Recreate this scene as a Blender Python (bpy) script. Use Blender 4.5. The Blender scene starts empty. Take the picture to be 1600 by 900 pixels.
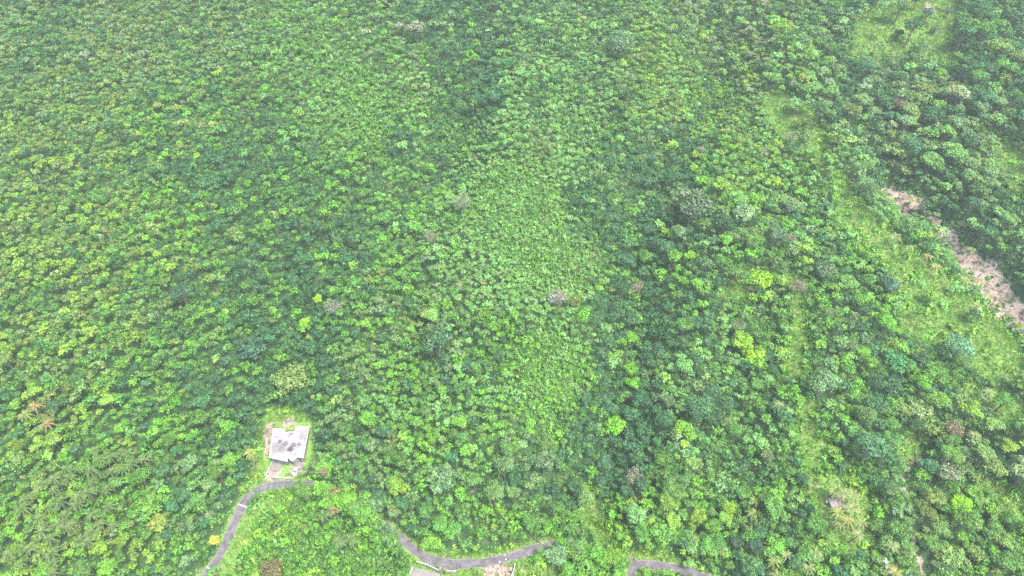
import bpy, bmesh, math, random
import numpy as np
from mathutils import Vector, Matrix

R = math.radians
rng = np.random.default_rng(7)
random.seed(7)
scene = bpy.context.scene
COL = scene.collection

# ------------------------------------------------------------------ camera
PITCH = R(45)
CAM_H = 248.0
F = 1081.0                        # focal length in pixels of a 1600 px wide photo
cam_d = bpy.data.cameras.new("camera")
cam_d.sensor_width = 36.0
cam_d.lens = 36.0 * F / 1600.0
cam_d.clip_start = 1.0
cam_d.clip_end = 6000.0
cam = bpy.data.objects.new("camera", cam_d)
cam.location = (0, 0, CAM_H)
cam.rotation_euler = (math.pi / 2 - PITCH, 0, 0)
COL.objects.link(cam)
scene.camera = cam

# ------------------------------------------------------------------ light
SUN_EL, SUN_AZ = R(66), R(130)     # azimuth measured from +Y towards +X
world = bpy.data.worlds.new("World")
scene.world = world
world.use_nodes = True
wn = world.node_tree
wn.nodes.clear()
sky = wn.nodes.new("ShaderNodeTexSky")
sky.sky_type = 'NISHITA'
sky.sun_disc = False
sky.sun_elevation = SUN_EL
sky.sun_rotation = SUN_AZ
sky.air_density = 1.0
sky.dust_density = 2.0
bg = wn.nodes.new("ShaderNodeBackground")
bg.inputs['Strength'].default_value = 0.12
wo = wn.nodes.new("ShaderNodeOutputWorld")
wn.links.new(sky.outputs[0], bg.inputs[0])
wn.links.new(bg.outputs[0], wo.inputs[0])
sd = bpy.data.lights.new("sun", 'SUN')
sd.energy = 2.2
sd.angle = R(24)
sd.color = (1.0, 0.94, 0.82)
sun = bpy.data.objects.new("sun", sd)
v = Vector((math.sin(SUN_AZ) * math.cos(SUN_EL), math.cos(SUN_AZ) * math.cos(SUN_EL), math.sin(SUN_EL)))
sun.rotation_euler = v.to_track_quat('Z', 'Y').to_euler()
COL.objects.link(sun)

scene.view_settings.view_transform = 'Standard'
scene.view_settings.look = 'None'
scene.view_settings.gamma = 1.0
scene.view_settings.use_curve_mapping = False
scene.view_settings.exposure = 2.55
cy = scene.cycles
cy.max_bounces = 5
cy.diffuse_bounces = 3
cy.glossy_bounces = 1
cy.transmission_bounces = 3
cy.volume_bounces = 1
cy.transparent_max_bounces = 4
cy.use_denoising = False
cy.sample_clamp_indirect = 4.0
cy.caustics_reflective = False
cy.caustics_refractive = False

HAZE_DENSITY = 0.000105

# ------------------------------------------------------------------ photo <-> world
cP, sP = math.cos(PITCH), math.sin(PITCH)
SLOPE = math.tan(R(10))

def project(x, y, z):
    """world -> photo pixel (1600 x 900) and depth"""
    dz = z - CAM_H
    d = y * cP - dz * sP
    up = y * sP + dz * cP
    return 800 + F * x / d, 450 - F * up / d, d

def rays(px, py):
    px, py = np.asarray(px, float), np.asarray(py, float)
    u, w = (px - 800) / F, (py - 450) / F
    return np.stack([u, -w * sP + cP, -w * cP - sP], -1)

def base_hit(px, py):
    d = rays(px, py)
    t = -CAM_H / (d[..., 2] - SLOPE * d[..., 1])
    return d[..., 0] * t, d[..., 1] * t

def seg_dist(x, y, pts):
    """distance from points to a polyline"""
    best = np.full(np.shape(x), 1e9)
    for (ax, ay), (bx, by) in zip(pts[:-1], pts[1:]):
        dx, dy = bx - ax, by - ay
        t = np.clip(((x - ax) * dx + (y - ay) * dy) / (dx * dx + dy * dy + 1e-9), 0, 1)
        best = np.minimum(best, np.hypot(x - ax - t * dx, y - ay - t * dy))
    return best

def in_poly(x, y, poly):
    inside = np.zeros(np.shape(x), bool)
    n = len(poly)
    for i in range(n):
        ax, ay = poly[i]
        bx, by = poly[(i + 1) % n]
        if ay == by:
            continue
        c = ((ay > y) != (by > y)) & (x < (bx - ax) * (y - ay) / (by - ay) + ax)
        inside ^= c
    return inside

def sdf(x, y, poly):
    """signed distance, positive inside"""
    d = seg_dist(x, y, list(poly) + [poly[0]])
    return np.where(in_poly(x, y, poly), d, -d)

def smooth(a, b, t):
    t = np.clip((t - a) / (b - a), 0, 1)
    return t * t * (3 - 2 * t)

_ph = rng.uniform(0, 6.28, (24, 3))
_dr = rng.normal(size=(24, 2))
_dr /= np.linalg.norm(_dr, axis=1)[:, None]

def wob(x, y, wl, k0=0, n=6):
    """smooth pseudo noise in about -1..1, wavelength wl"""
    s = 0
    for i in range(n):
        k = (k0 + i) % 24
        f = 6.2832 / wl * (0.7 + 0.12 * i)
        s = s + np.sin(f * (x * _dr[k, 0] + y * _dr[k, 1]) + _ph[k, 0] + 1.3 * np.sin(f * 0.6 * (y * _dr[k, 0] - x * _dr[k, 1]) + _ph[k, 1]))
    return s / n * 1.4

# relief: (pixels of the crest or valley line, height, half width)
RELIEF = [
    ([(745, 20), (730, 140), (690, 250), (570, 340), (470, 430), (430, 540), (400, 650)], -13, 20),
    ([(1150, 60), (1060, 270), (1010, 340), (1000, 480), (985, 600), (950, 720), (890, 770)], -12, 18),
    ([(780, 190), (820, 300), (800, 450), (800, 560), (760, 680)], 10, 28),
    ([(1240, 100), (1270, 220), (1330, 330), (1440, 440), (1540, 560), (1580, 680)], 5, 16),
    ([(1370, 270), (1480, 365), (1560, 450), (1640, 560)], -9, 12),
    ([(1200, 420), (1250, 520), (1290, 700), (1310, 800), (1340, 890)], 4, 18),
    ([(1190, 470), (1170, 640), (1120, 800)], -5, 14),
    ([(520, 10), (420, 150), (330, 320), (250, 480), (200, 600)], 6, 22),
    ([(1340, 60), (1440, 40), (1560, 160), (1620, 300)], 6, 18),
]
REL_W = [([tuple(map(float, base_hit(*p))) for p in pts], a, w) for pts, a, w in RELIEF]

def h_raw(x, y):
    z = SLOPE * y
    for pts, a, w in REL_W:
        d = seg_dist(x, y, pts)
        z = z + a * np.exp(-(d / w) ** 2)
    z = z + 0.10 * np.maximum(0, -x - 60)
    z = z + 2.0 * wob(x, y, 90, 0) + 0.9 * wob(x, y, 34, 8)
    return z

PADS = []       # (x, y, z, inner, outer)
ROADS = []      # sampled centre lines (n,3)

def height(x, y):
    x, y = np.asarray(x, float), np.asarray(y, float)
    z = h_raw(x, y)
    for ax, ay, az, r0, r1 in PADS:
        k = 1 - smooth(r0, r1, np.hypot(x - ax, y - ay))
        z = z + (az - z) * k
    for rd, hw in ROADS:
        lo, hi = rd.min(0) - 10, rd.max(0) + 10
        m = (x > lo[0]) & (x < hi[0]) & (y > lo[1]) & (y < hi[1])
        if not np.any(m):
            continue
        xm, ym, zm = np.atleast_1d(x)[np.atleast_1d(m)], np.atleast_1d(y)[np.atleast_1d(m)], np.atleast_1d(z)[np.atleast_1d(m)]
        dd = (xm[:, None] - rd[None, :, 0]) ** 2 + (ym[:, None] - rd[None, :, 1]) ** 2
        i = dd.argmin(1)
        k = 1 - smooth(hw + 1.6, hw + 5.5, np.sqrt(dd[np.arange(len(i)), i]))
        zn = zm + (rd[i, 2] - zm) * k
        if np.ndim(z) == 0:
            z = np.float64(zn[0])
        else:
            z = z.copy()
            z[m] = zn
    return z

def hit(px, py, lift=0.0):
    """where the view ray of a photo pixel meets the ground raised by lift -> x, y arrays"""
    d = rays(np.atleast_1d(px), np.atleast_1d(py))
    lo = np.full(len(d), 100.0)
    hi = np.full(len(d), 900.0)
    ts = np.linspace(120, 800, 90)
    found = np.zeros(len(d), bool)
    for a, b in zip(ts[:-1], ts[1:]):
        zb = CAM_H + d[:, 2] * b - height(d[:, 0] * b, d[:, 1] * b) - lift
        new = (~found) & (zb < 0)
        lo[new], hi[new] = a, b
        found |= new
    for _ in range(22):
        m = (lo + hi) / 2
        zb = CAM_H + d[:, 2] * m - height(d[:, 0] * m, d[:, 1] * m) - lift
        lo = np.where(zb > 0, m, lo)
        hi = np.where(zb > 0, hi, m)
    t = (lo + hi) / 2
    return d[:, 0] * t, d[:, 1] * t

def at(px, py, lift=0.0):
    x, y = hit(px, py, lift)
    x, y = float(x[0]), float(y[0])
    return x, y, float(height(x, y))

# house platform, then the roads, flatten the ground under them
_x, _y, _z = at(450, 712)
PADS.append((_x, _y + 1.0, _z + 0.3, 11.0, 20.0))
HOUSE_Z = _z + 0.3
_x, _y, _z = at(690, 893)
PADS.append((_x, _y - 6, _z - 0.2, 8.0, 16.0))

def sample_road(pix, step=1.0, smooth_n=9):
    p = np.array(pix, float)
    x, y = hit(p[:, 0], p[:, 1])
    # Catmull-Rom through the points
    P = np.stack([x, y], 1)
    P = np.vstack([2 * P[0] - P[1], P, 2 * P[-1] - P[-2]])
    out = []
    for i in range(1, len(P) - 2):
        n = max(2, int(np.linalg.norm(P[i + 1] - P[i]) / step))
        for t in np.arange(n) / n:
            a, b, c, d = P[i - 1], P[i], P[i + 1], P[i + 2]
            out.append(0.5 * ((2 * b) + (c - a) * t + (2 * a - 5 * b + 4 * c - d) * t * t + (3 * b - a - 3 * c + d) * t ** 3))
    out.append(P[-2])
    out = np.array(out)
    z = h_now(out[:, 0], out[:, 1])
    k = np.ones(smooth_n) / smooth_n
    zp = np.pad(z, smooth_n // 2, mode='edge')
    z = np.convolve(zp, k, 'valid')
    return np.column_stack([out, z])

h_now = height
ROAD_PIX = [(296, 925), (329, 890), (345, 866), (360, 832), (371, 805), (382, 786), (396, 770), (412, 762), (432, 758), (455, 757),
            (492, 760), (545, 786), (597, 820), (608, 829), (629, 845), (655, 865), (690, 879), (742, 881), (800, 869), (862, 853),
            (905, 858), (950, 872), (1000, 882), (1045, 886), (1088, 897), (1140, 925)]
road_main = sample_road(ROAD_PIX)
spur = sample_road([(997, 880), (990, 886), (986, 896), (984, 925)])
ROADS.append((road_main, 1.9))
ROADS.append((spur, 1.9))

# ------------------------------------------------------------------ materials
def mat(name):
    m = bpy.data.materials.new(name)
    m.use_nodes = True
    m.node_tree.nodes.clear()
    return m, m.node_tree.nodes, m.node_tree.links

def noise(N, L, vec, scale, detail=4, rough=0.6):
    n = N.new("ShaderNodeTexNoise")
    n.inputs['Scale'].default_value = scale
    n.inputs['Detail'].default_value = detail
    n.inputs['Roughness'].default_value = rough
    if vec is not None:
        L.new(vec, n.inputs['Vector'])
    return n.outputs['Fac']

def ramp(N, L, fac, stops):
    r = N.new("ShaderNodeValToRGB")
    e = r.color_ramp.elements
    while len(e) < len(stops):
        e.new(0.5)
    for el, (p, c) in zip(e, stops):
        el.position = p
        el.color = (*c, 1) if len(c) == 3 else c
    L.new(fac, r.inputs[0])
    return r.outputs[0]

def mix(N, L, fac, a, b, blend='MIX'):
    m = N.new("ShaderNodeMix")
    m.data_type = 'RGBA'
    m.blend_type = blend
    for val, s in ((fac, m.inputs[0]), (a, m.inputs[6]), (b, m.inputs[7])):
        if isinstance(val, (int, float)):
            s.default_value = val
        elif isinstance(val, tuple):
            s.default_value = (*val, 1)
        else:
            L.new(val, s)
    return m.outputs[2]

def math_node(N, L, op, a, b=0.0):
    m = N.new("ShaderNodeMath")
    m.operation = op
    for val, s in ((a, m.inputs[0]), (b, m.inputs[1])):
        if isinstance(val, (int, float)):
            s.default_value = val
        else:
            L.new(val, s)
    return m.outputs[0]

def finish(N, L, col, rough=0.85, bump=None, bump_d=0.1, spec=0.3, strength=0.6):
    b = N.new("ShaderNodeBsdfPrincipled")
    if isinstance(col, tuple):
        b.inputs['Base Color'].default_value = (*col, 1)
    else:
        L.new(col, b.inputs['Base Color'])
    b.inputs['Roughness'].default_value = rough
    b.inputs['Specular IOR Level'].default_value = spec
    if bump is not None:
        bn = N.new("ShaderNodeBump")
        bn.inputs['Distance'].default_value = bump_d
        bn.inputs['Strength'].default_value = strength
        L.new(bump, bn.inputs['Height'])
        L.new(bn.outputs[0], b.inputs['Normal'])
    o = N.new("ShaderNodeOutputMaterial")
    L.new(b.outputs[0], o.inputs[0])
    return b

def geo_pos(N):
    return N.new("ShaderNodeNewGeometry").outputs['Position']

def obj_pos(N):
    return N.new("ShaderNodeTexCoord").outputs['Object']

# leaves: colour = object colour x face tint, a diffuse leaf that lets some light through
M_leaf, N, L = mat("leaf")
att = N.new("ShaderNodeAttribute"); att.attribute_name = "tint"
oi = N.new("ShaderNodeObjectInfo")
lc = mix(N, L, 1.0, oi.outputs['Color'], att.outputs['Color'], 'MULTIPLY')
df = N.new("ShaderNodeBsdfDiffuse"); L.new(lc, df.inputs[0])
tr = N.new("ShaderNodeBsdfTranslucent")
L.new(mix(N, L, 1.0, lc, (1.05, 1.1, 0.6), 'MULTIPLY'), tr.inputs[0])
m1 = N.new("ShaderNodeMixShader"); m1.inputs[0].default_value = 0.36
L.new(df.outputs[0], m1.inputs[1]); L.new(tr.outputs[0], m1.inputs[2])
gl = N.new("ShaderNodeBsdfGlossy"); gl.inputs['Roughness'].default_value = 0.45
m2 = N.new("ShaderNodeMixShader"); m2.inputs[0].default_value = 0.015
L.new(m1.outputs[0], m2.inputs[1]); L.new(gl.outputs[0], m2.inputs[2])
o = N.new("ShaderNodeOutputMaterial"); L.new(m2.outputs[0], o.inputs[0])

M_bark, N, L = mat("bark")
att = N.new("ShaderNodeAttribute"); att.attribute_name = "tint"
nf = noise(N, L, obj_pos(N), 3.0)
finish(N, L, mix(N, L, 1.0, ramp(N, L, nf, [(0.3, (.08, .065, .05)), (0.7, (.18, .16, .13))]), att.outputs['Color'], 'MULTIPLY'), 0.9)

# ground: forest floor, grass and bare earth by the masks stored on the terrain
M_ground, N, L = mat("ground")
pos = geo_pos(N)
a = N.new("ShaderNodeAttribute"); a.attribute_name = "grass"
b = N.new("ShaderNodeAttribute"); b.attribute_name = "earth"
n1 = noise(N, L, pos, 0.35, 6, 0.65)
n2 = noise(N, L, pos, 1.6, 5, 0.7)
n3 = noise(N, L, pos, 0.09, 3, 0.5)
floor_c = ramp(N, L, n2, [(0.3, (.015, .032, .014)), (0.55, (.03, .065, .022)), (0.75, (.06, .06, .035))])
grass_c = mix(N, L, n3, ramp(N, L, n1, [(0.38, (.045, .125, .022)), (0.5, (.11, .21, .035)), (0.63, (.185, .225, .075))]),
              ramp(N, L, n2, [(0.3, (.055, .13, .025)), (0.7, (.13, .21, .05))]))
earth_c = ramp(N, L, n1, [(0.36, (.05, .036, .03)), (0.45, (.155, .11, .095)), (0.53, (.27, .215, .19)), (0.61, (.09, .085, .045))])
ga = math_node(N, L, 'ADD', a.outputs['Fac'], math_node(N, L, 'MULTIPLY', math_node(N, L, 'SUBTRACT', n2, 0.5), 1.1))
gm = ramp(N, L, ga, [(0.38, (0, 0, 0)), (0.62, (1, 1, 1))])
ea = math_node(N, L, 'ADD', b.outputs['Fac'], math_node(N, L, 'MULTIPLY', math_node(N, L, 'SUBTRACT', n1, 0.5), 4.0))
em = ramp(N, L, ea, [(0.38, (0, 0, 0)), (0.6, (1, 1, 1))])
finish(N, L, mix(N, L, em, mix(N, L, gm, floor_c, grass_c), earth_c), 0.95, n2, 0.5, 0.1)

M_road, N, L = mat("asphalt")
pos = geo_pos(N)
na = noise(N, L, pos, 0.5, 5, 0.7)
nb = noise(N, L, pos, 3.0, 4, 0.7)
rc = mix(N, L, 0.5, ramp(N, L, na, [(0.38, (.038, .034, .039)), (0.5, (.07, .064, .071)), (0.6, (.125, .115, .12))]),
         ramp(N, L, nb, [(0.35, (.05, .045, .05)), (0.65, (.10, .093, .10))]))
finish(N, L, rc, 0.9, nb, 0.02)

M_conc, N, L = mat("concrete")
pos = geo_pos(N)
na = noise(N, L, pos, 0.6, 6, 0.7)
nb = noise(N, L, pos, 4.0, 4, 0.7)
cc = mix(N, L, 0.4, ramp(N, L, na, [(0.3, (.085, .072, .068)), (0.5, (.13, .115, .11)), (0.7, (.175, .16, .158))]),
         ramp(N, L, nb, [(0.3, (.09, .08, .076)), (0.7, (.16, .15, .145))]))
finish(N, L, cc, 0.9, nb, 0.02)

M_white, N, L = mat("white_paint")
nb = noise(N, L, geo_pos(N), 1.2, 5, 0.7)
finish(N, L, ramp(N, L, nb, [(0.3, (.16, .145, .14)), (0.5, (.26, .25, .245)), (0.8, (.32, .315, .31))]), 0.8)

M_grey, N, L = mat("grey_render")
nb = noise(N, L, geo_pos(N), 0.8, 5, 0.7)
finish(N, L, ramp(N, L, nb, [(0.3, (.14, .135, .135)), (0.7, (.22, .215, .215))]), 0.9)

M_dark, N, L = mat("dark_metal")
finish(N, L, ramp(N, L, noise(N, L, geo_pos(N), 5), [(0.3, (.03, .03, .035)), (0.7, (.06, .06, .065))]), 0.6)

M_glass, N, L = mat("dark_glass")
finish(N, L, ramp(N, L, noise(N, L, geo_pos(N), 2), [(0.3, (.02, .025, .03)), (0.7, (.04, .05, .055))]), 0.15, spec=0.6)

M_car, N, L = mat("car_paint")
finish(N, L, ramp(N, L, noise(N, L, geo_pos(N), 6), [(0.3, (.30, .31, .325)), (0.7, (.36, .37, .38))]), 0.3, spec=0.5)

M_tin, N, L = mat("rusty_tin")
nb = noise(N, L, geo_pos(N), 1.8, 4, 0.7)
finish(N, L, ramp(N, L, nb, [(0.3, (.11, .075, .07)), (0.5, (.18, .145, .145)), (0.75, (.24, .215, .215))]), 0.6)

# ------------------------------------------------------------------ object helpers
def tag(ob, label=None, cat=None, group=None, kind=None):
    if label: ob['label'] = label
    if cat: ob['category'] = cat
    if group: ob['group'] = group
    if kind: ob['kind'] = kind
    return ob

def empty(name, loc, rz=0.0):
    e = bpy.data.objects.new(name, None)
    e.empty_display_size = 0.5
    e.location = loc
    e.rotation_euler = (0, 0, rz)
    COL.objects.link(e)
    return e

def link(name, me, parent=None, loc=None):
    ob = bpy.data.objects.new(name, me)
    COL.objects.link(ob)
    if parent: ob.parent = parent
    if loc is not None: ob.location = loc
    return ob

def np_mesh(name, V, mats, tint=None, nv=4, matidx=None, smooth_shade=False):
    """polygons of nv corners each, corners not shared; tint is one rgb per polygon"""
    V = np.ascontiguousarray(V, np.float32).reshape(-1, 3)
    n = len(V)
    npoly = n // nv
    me = bpy.data.meshes.new(name)
    me.vertices.add(n)
    me.vertices.foreach_set("co", V.ravel())
    me.loops.add(n)
    me.loops.foreach_set("vertex_index", np.arange(n, dtype=np.int32))
    me.polygons.add(npoly)
    me.polygons.foreach_set("loop_start", np.arange(0, n, nv, dtype=np.int32))
    for m in (mats if isinstance(mats, list) else [mats]):
        me.materials.append(m)
    if matidx is not None:
        me.polygons.foreach_set("material_index", np.asarray(matidx, np.int32))
    me.update(calc_edges=True)
    if tint is not None:
        at_ = me.attributes.new("tint", 'FLOAT_COLOR', 'FACE')
        c = np.ones((npoly, 4), np.float32)
        c[:, :3] = tint
        at_.data.foreach_set("color", c.ravel())
    return me

def grid_mesh(name, P, m, closed=False):
    """P: (rows, cols, 3) -> mesh"""
    r, c = P.shape[:2]
    idx = np.arange(r * c).reshape(r, c)
    q = np.stack([idx[:-1, :-1], idx[:-1, 1:], idx[1:, 1:], idx[1:, :-1]], -1).reshape(-1, 4)
    me = bpy.data.meshes.new(name)
    me.vertices.add(r * c)
    me.vertices.foreach_set("co", np.ascontiguousarray(P, np.float32).ravel())
    me.loops.add(q.size)
    me.loops.foreach_set("vertex_index", q.astype(np.int32).ravel())
    me.polygons.add(len(q))
    me.polygons.foreach_set("loop_start", np.arange(0, q.size, 4, dtype=np.int32))
    me.materials.append(m)
    me.update(calc_edges=True)
    return me

def bm_mesh(name, bm, *mats):
    bmesh.ops.recalc_face_normals(bm, faces=bm.faces)
    me = bpy.data.meshes.new(name)
    bm.to_mesh(me)
    bm.free()
    for m in mats: me.materials.append(m)
    return me

def bx(bm, x0, x1, y0, y1, z0, z1, mi=0, bev=0.0):
    vs = [bm.verts.new(p) for p in ((x0, y0, z0), (x1, y0, z0), (x1, y1, z0), (x0, y1, z0), (x0, y0, z1), (x1, y0, z1), (x1, y1, z1), (x0, y1, z1))]
    fs = [bm.faces.new([vs[i] for i in f]) for f in ((3, 2, 1, 0), (4, 5, 6, 7), (0, 1, 5, 4), (1, 2, 6, 5), (2, 3, 7, 6), (3, 0, 4, 7))]
    for f in fs: f.material_index = mi
    if bev:
        es = list({e for f in fs for e in f.edges})
        bmesh.ops.bevel(bm, geom=es, offset=bev, segments=1, affect='EDGES')

def prism(bm, poly, z0, z1, mi=0):
    n = len(poly)
    lo = [bm.verts.new((p[0], p[1], z0)) for p in poly]
    hi = [bm.verts.new((p[0], p[1], z1)) for p in poly]
    fs = [bm.faces.new(lo[::-1]), bm.faces.new(hi)]
    for i in range(n):
        fs.append(bm.faces.new([lo[i], lo[(i + 1) % n], hi[(i + 1) % n], hi[i]]))
    for f in fs: f.material_index = mi

def tube(pts, radii, sides=5):
    """list of quads (4,3) of a tapered tube"""
    pts = np.asarray(pts, float)
    out = []
    rings = []
    for i, p in enumerate(pts):
        t = pts[min(i + 1, len(pts) - 1)] - pts[max(i - 1, 0)]
        t /= np.linalg.norm(t) + 1e-9
        a = np.cross(t, (0.31, 0.9, 0.2)); a /= np.linalg.norm(a) + 1e-9
        b = np.cross(t, a)
        ang = np.arange(sides) / sides * 2 * math.pi
        rings.append(p + radii[i] * (np.cos(ang)[:, None] * a + np.sin(ang)[:, None] * b))
    for r0, r1 in zip(rings[:-1], rings[1:]):
        for k in range(sides):
            k2 = (k + 1) % sides
            out.append([r0[k], r0[k2], r1[k2], r1[k]])
    return out

# ------------------------------------------------------------------ ground
def axis(lo, hi, step, far):
    core = np.arange(lo, hi + step, step)
    grow, s = [], step
    p = hi
    while p < far:
        s *= 1.3
        p += s
        grow.append(p)
    g2, s, p = [], step, lo
    while p > -far:
        s *= 1.3
        p -= s
        g2.append(p)
    return np.concatenate([g2[::-1], core, grow])

# areas of the photo: (polygon in photo pixels, kind)
GRASS = [
    [(1328, 82), (1335, 40), (1375, 8), (1385, -30), (1500, -30), (1498, 30), (1486, 66), (1500, 100), (1470, 110), (1430, 80), (1415, 100), (1345, 100)],
    [(1190, 150), (1230, 140), (1262, 175), (1250, 250), (1215, 220)],
    [(1256, 165), (1275, 170), (1290, 215), (1296, 262), (1274, 262), (1262, 215)],
    [(1528, 190), (1550, 196), (1585, 235), (1620, 250), (1620, 330), (1570, 285), (1545, 230)],
    [(1300, 300), (1345, 315), (1372, 345), (1432, 395), (1494, 440), (1556, 500), (1604, 545), (1604, 600), (1555, 600), (1495, 560), (1440, 505), (1400, 455), (1385, 420), (1336, 385), (1310, 345)],
    [(1480, 590), (1560, 610), (1604, 640), (1604, 680), (1540, 650)],
    [(1290, 270), (1318, 262), (1340, 300), (1312, 312)],
    [(1410, 470), (1450, 500), (1470, 550), (1440, 560), (1405, 510)],
    [(1226, 420), (1252, 440), (1262, 500), (1240, 505), (1224, 460)],
    [(1262, 600), (1280, 640), (1262, 664), (1246, 640)],
    [(1232, 508), (1256, 500), (1268, 530), (1266, 572), (1244, 596), (1222, 588), (1230, 550)],
    [(1118, 445), (1150, 432), (1172, 450), (1166, 472), (1120, 478)],
    [(1262, 738), (1300, 744), (1345, 736), (1358, 780), (1364, 862), (1334, 872), (1292, 850), (1276, 805), (1252, 770)],
    [(1243, 662), (1266, 660), (1292, 690), (1284, 738), (1256, 735)],
    [(416, 640), (470, 640), (492, 672), (484, 728), (470, 748), (408, 768), (380, 770), (398, 720), (410, 672)],
    [(904, 752), (930, 756), (948, 822), (966, 866), (930, 856), (905, 806)],
    [(960, 862), (992, 858), (1040, 868), (1100, 884), (1090, 905), (1000, 880)],
    [(655, 868), (600, 828), (640, 838), (690, 862), (740, 868), (800, 856), (870, 840), (880, 850), (800, 862), (740, 880)],
    [(640, 872), (700, 886), (800, 880), (870, 862), (880, 910), (640, 915)],
    [(1524, 735), (1560, 750), (1604, 800), (1604, 826), (1560, 790)],
    [(1410, 660), (1440, 690), (1416, 745), (1404, 740)],
    [(330, 910), (352, 868), (372, 826), (396, 790), (440, 768), (480, 772), (470, 790), (410, 810), (385, 860), (360, 910)],
]
EARTH = [
    [(1366, 285), (1398, 296), (1446, 312), (1452, 332), (1412, 330), (1380, 310)],
    [(1460, 352), (1492, 358), (1502, 384), (1548, 408), (1578, 446), (1620, 500), (1640, 560), (1590, 520), (1540, 482), (1506, 440), (1478, 395), (1462, 372)],
    [(426, 724), (437, 722), (440, 736), (424, 748), (414, 748)],
    [(756, 884), (806, 876), (806, 915), (750, 915)],
    [(440, 650), (462, 652), (464, 668), (440, 668)],
    [(412, 664), (426, 664), (420, 714), (408, 712), (410, 690)],
    [(1452, 335), (1470, 345), (1466, 362), (1450, 350)],
    [(1392, 325), (1420, 332), (1436, 348), (1410, 345)],
    [(1292, 778), (1318, 776), (1316, 796), (1294, 800)],
    [(1165, 446), (1180, 444), (1180, 456), (1166, 458)],
    [(455, 725), (474, 718), (476, 740), (458, 748)],
    [(1384, 868), (1393, 870), (1396, 905), (1388, 905)],
    [(1440, 20), (1448, 0), (1462, 0), (1460, 20)],
]
# low plants only, hardly any trees: the pale green spur in the middle and other slopes
LOW = [
    [(1200, 240), (1300, 260), (1340, 340), (1420, 420), (1400, 470), (1320, 400), (1240, 330)],
    [(1230, 640), (1300, 680), (1380, 760), (1380, 880), (1270, 880), (1240, 760)],
    [(640, 100), (720, 150), (760, 240), (700, 260), (640, 180)],
    [(860, 120), (960, 160), (1000, 260), (920, 270), (850, 200)],
    [(720, 270), (800, 235), (880, 280), (930, 340), (965, 420), (940, 470), (870, 465), (800, 440), (740, 380)],
    [(800, 500), (880, 510), (930, 560), (915, 640), (900, 720), (850, 740), (815, 660), (790, 580)],
    [(880, 740), (960, 760), (990, 850), (940, 860), (890, 800)],
    [(470, 60), (560, 70), (640, 190), (600, 280), (540, 200)],
    [(1060, 130), (1130, 110), (1190, 170), (1180, 240), (1090, 220)],
    [(340, 900), (395, 800), (470, 775), (560, 830), (640, 880), (650, 915), (340, 915)],
    [(1300, 330), (1400, 360), (1560, 500), (1600, 590), (1480, 580), (1380, 460)],
    [(1200, 440), (1280, 480), (1290, 600), (1220, 620), (1190, 540)],
    [(1480, 700), (1620, 760), (1620, 850), (1520, 800)],
]
WPOLY = {}
def area_value(polys, px, py, warp=6.0, soft=8.0):
    wx = px + warp * wob(px, py, 40, 3)
    wy = py + warp * wob(px, py, 37, 12)
    best = np.full(np.shape(px), -1e9)
    for p in polys:
        xs = [q[0] for q in p]; ys = [q[1] for q in p]
        m = (wx > min(xs) - 40) & (wx < max(xs) + 40) & (wy > min(ys) - 40) & (wy < max(ys) + 40)
        if m.any():
            best[m] = np.maximum(best[m], sdf(wx[m], wy[m], p))
    return best

xs = axis(-330, 330, 1.6, 900)
ys = axis(70, 500, 1.6, 900)
GX, GY = np.meshgrid(xs, ys)
GZ = height(GX, GY)
far = np.hypot(np.maximum(0, np.abs(GX) - 330), np.maximum(0, np.maximum(GY - 500, 70 - GY)))
ground = link("ground", grid_mesh("ground", np.stack([GX, GY, GZ], -1), M_ground))
tag(ground, kind='structure')
for p in ground.data.polygons: p.use_smooth = True
dep = GY * cP - (GZ - CAM_H) * sP
ok = dep > 50
gpx = np.where(ok, 800 + F * GX / np.maximum(dep, 50), -9999)
gpy = np.where(ok, 450 - F * (GY * sP + (GZ - CAM_H) * cP) / np.maximum(dep, 50), -9999)
def road_dist(x, y):
    out = np.full(np.shape(x), 99.0)
    for rd, hw in ROADS:
        out = np.minimum(out, seg_dist(x, y, [tuple(q) for q in rd[::3, :2]]))
    return out
near = (gpx > -300) & (gpx < 1900) & (gpy > 300)
rdv = np.full(GX.shape, 99.0)
rdv[near] = road_dist(GX[near], GY[near])
gv = smooth(-16, 12, area_value(GRASS, gpx, gpy, 11))
gv = np.maximum(gv, 0.6 * (1 - smooth(2.2, 5.0, rdv)))
gv = np.maximum(gv, 0.42 * smooth(-12, 22, area_value(LOW, gpx, gpy, 12)))
ev = smooth(-5, 5, area_value(EARTH, gpx, gpy, 5))
PATHS_PIX = [[(1440, 712), (1424, 722), (1413, 740), (1416, 765), (1424, 785)], [(1423, 825), (1428, 860), (1448, 905)], [(1392, 900), (1388, 880)]]
PATHS = [np.column_stack(hit([q[0] for q in p], [q[1] for q in p])) for p in PATHS_PIX]
for p in PATHS:
    ev = np.maximum(ev, 0.8 * (1 - smooth(0.5, 1.5, seg_dist(GX, GY, [tuple(q) for q in p]))))
for nm, val in (("grass", gv), ("earth", ev)):
    at_ = ground.data.attributes.new(nm, 'FLOAT', 'POINT')
    at_.data.foreach_set("value", val.astype(np.float32).ravel())

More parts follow.
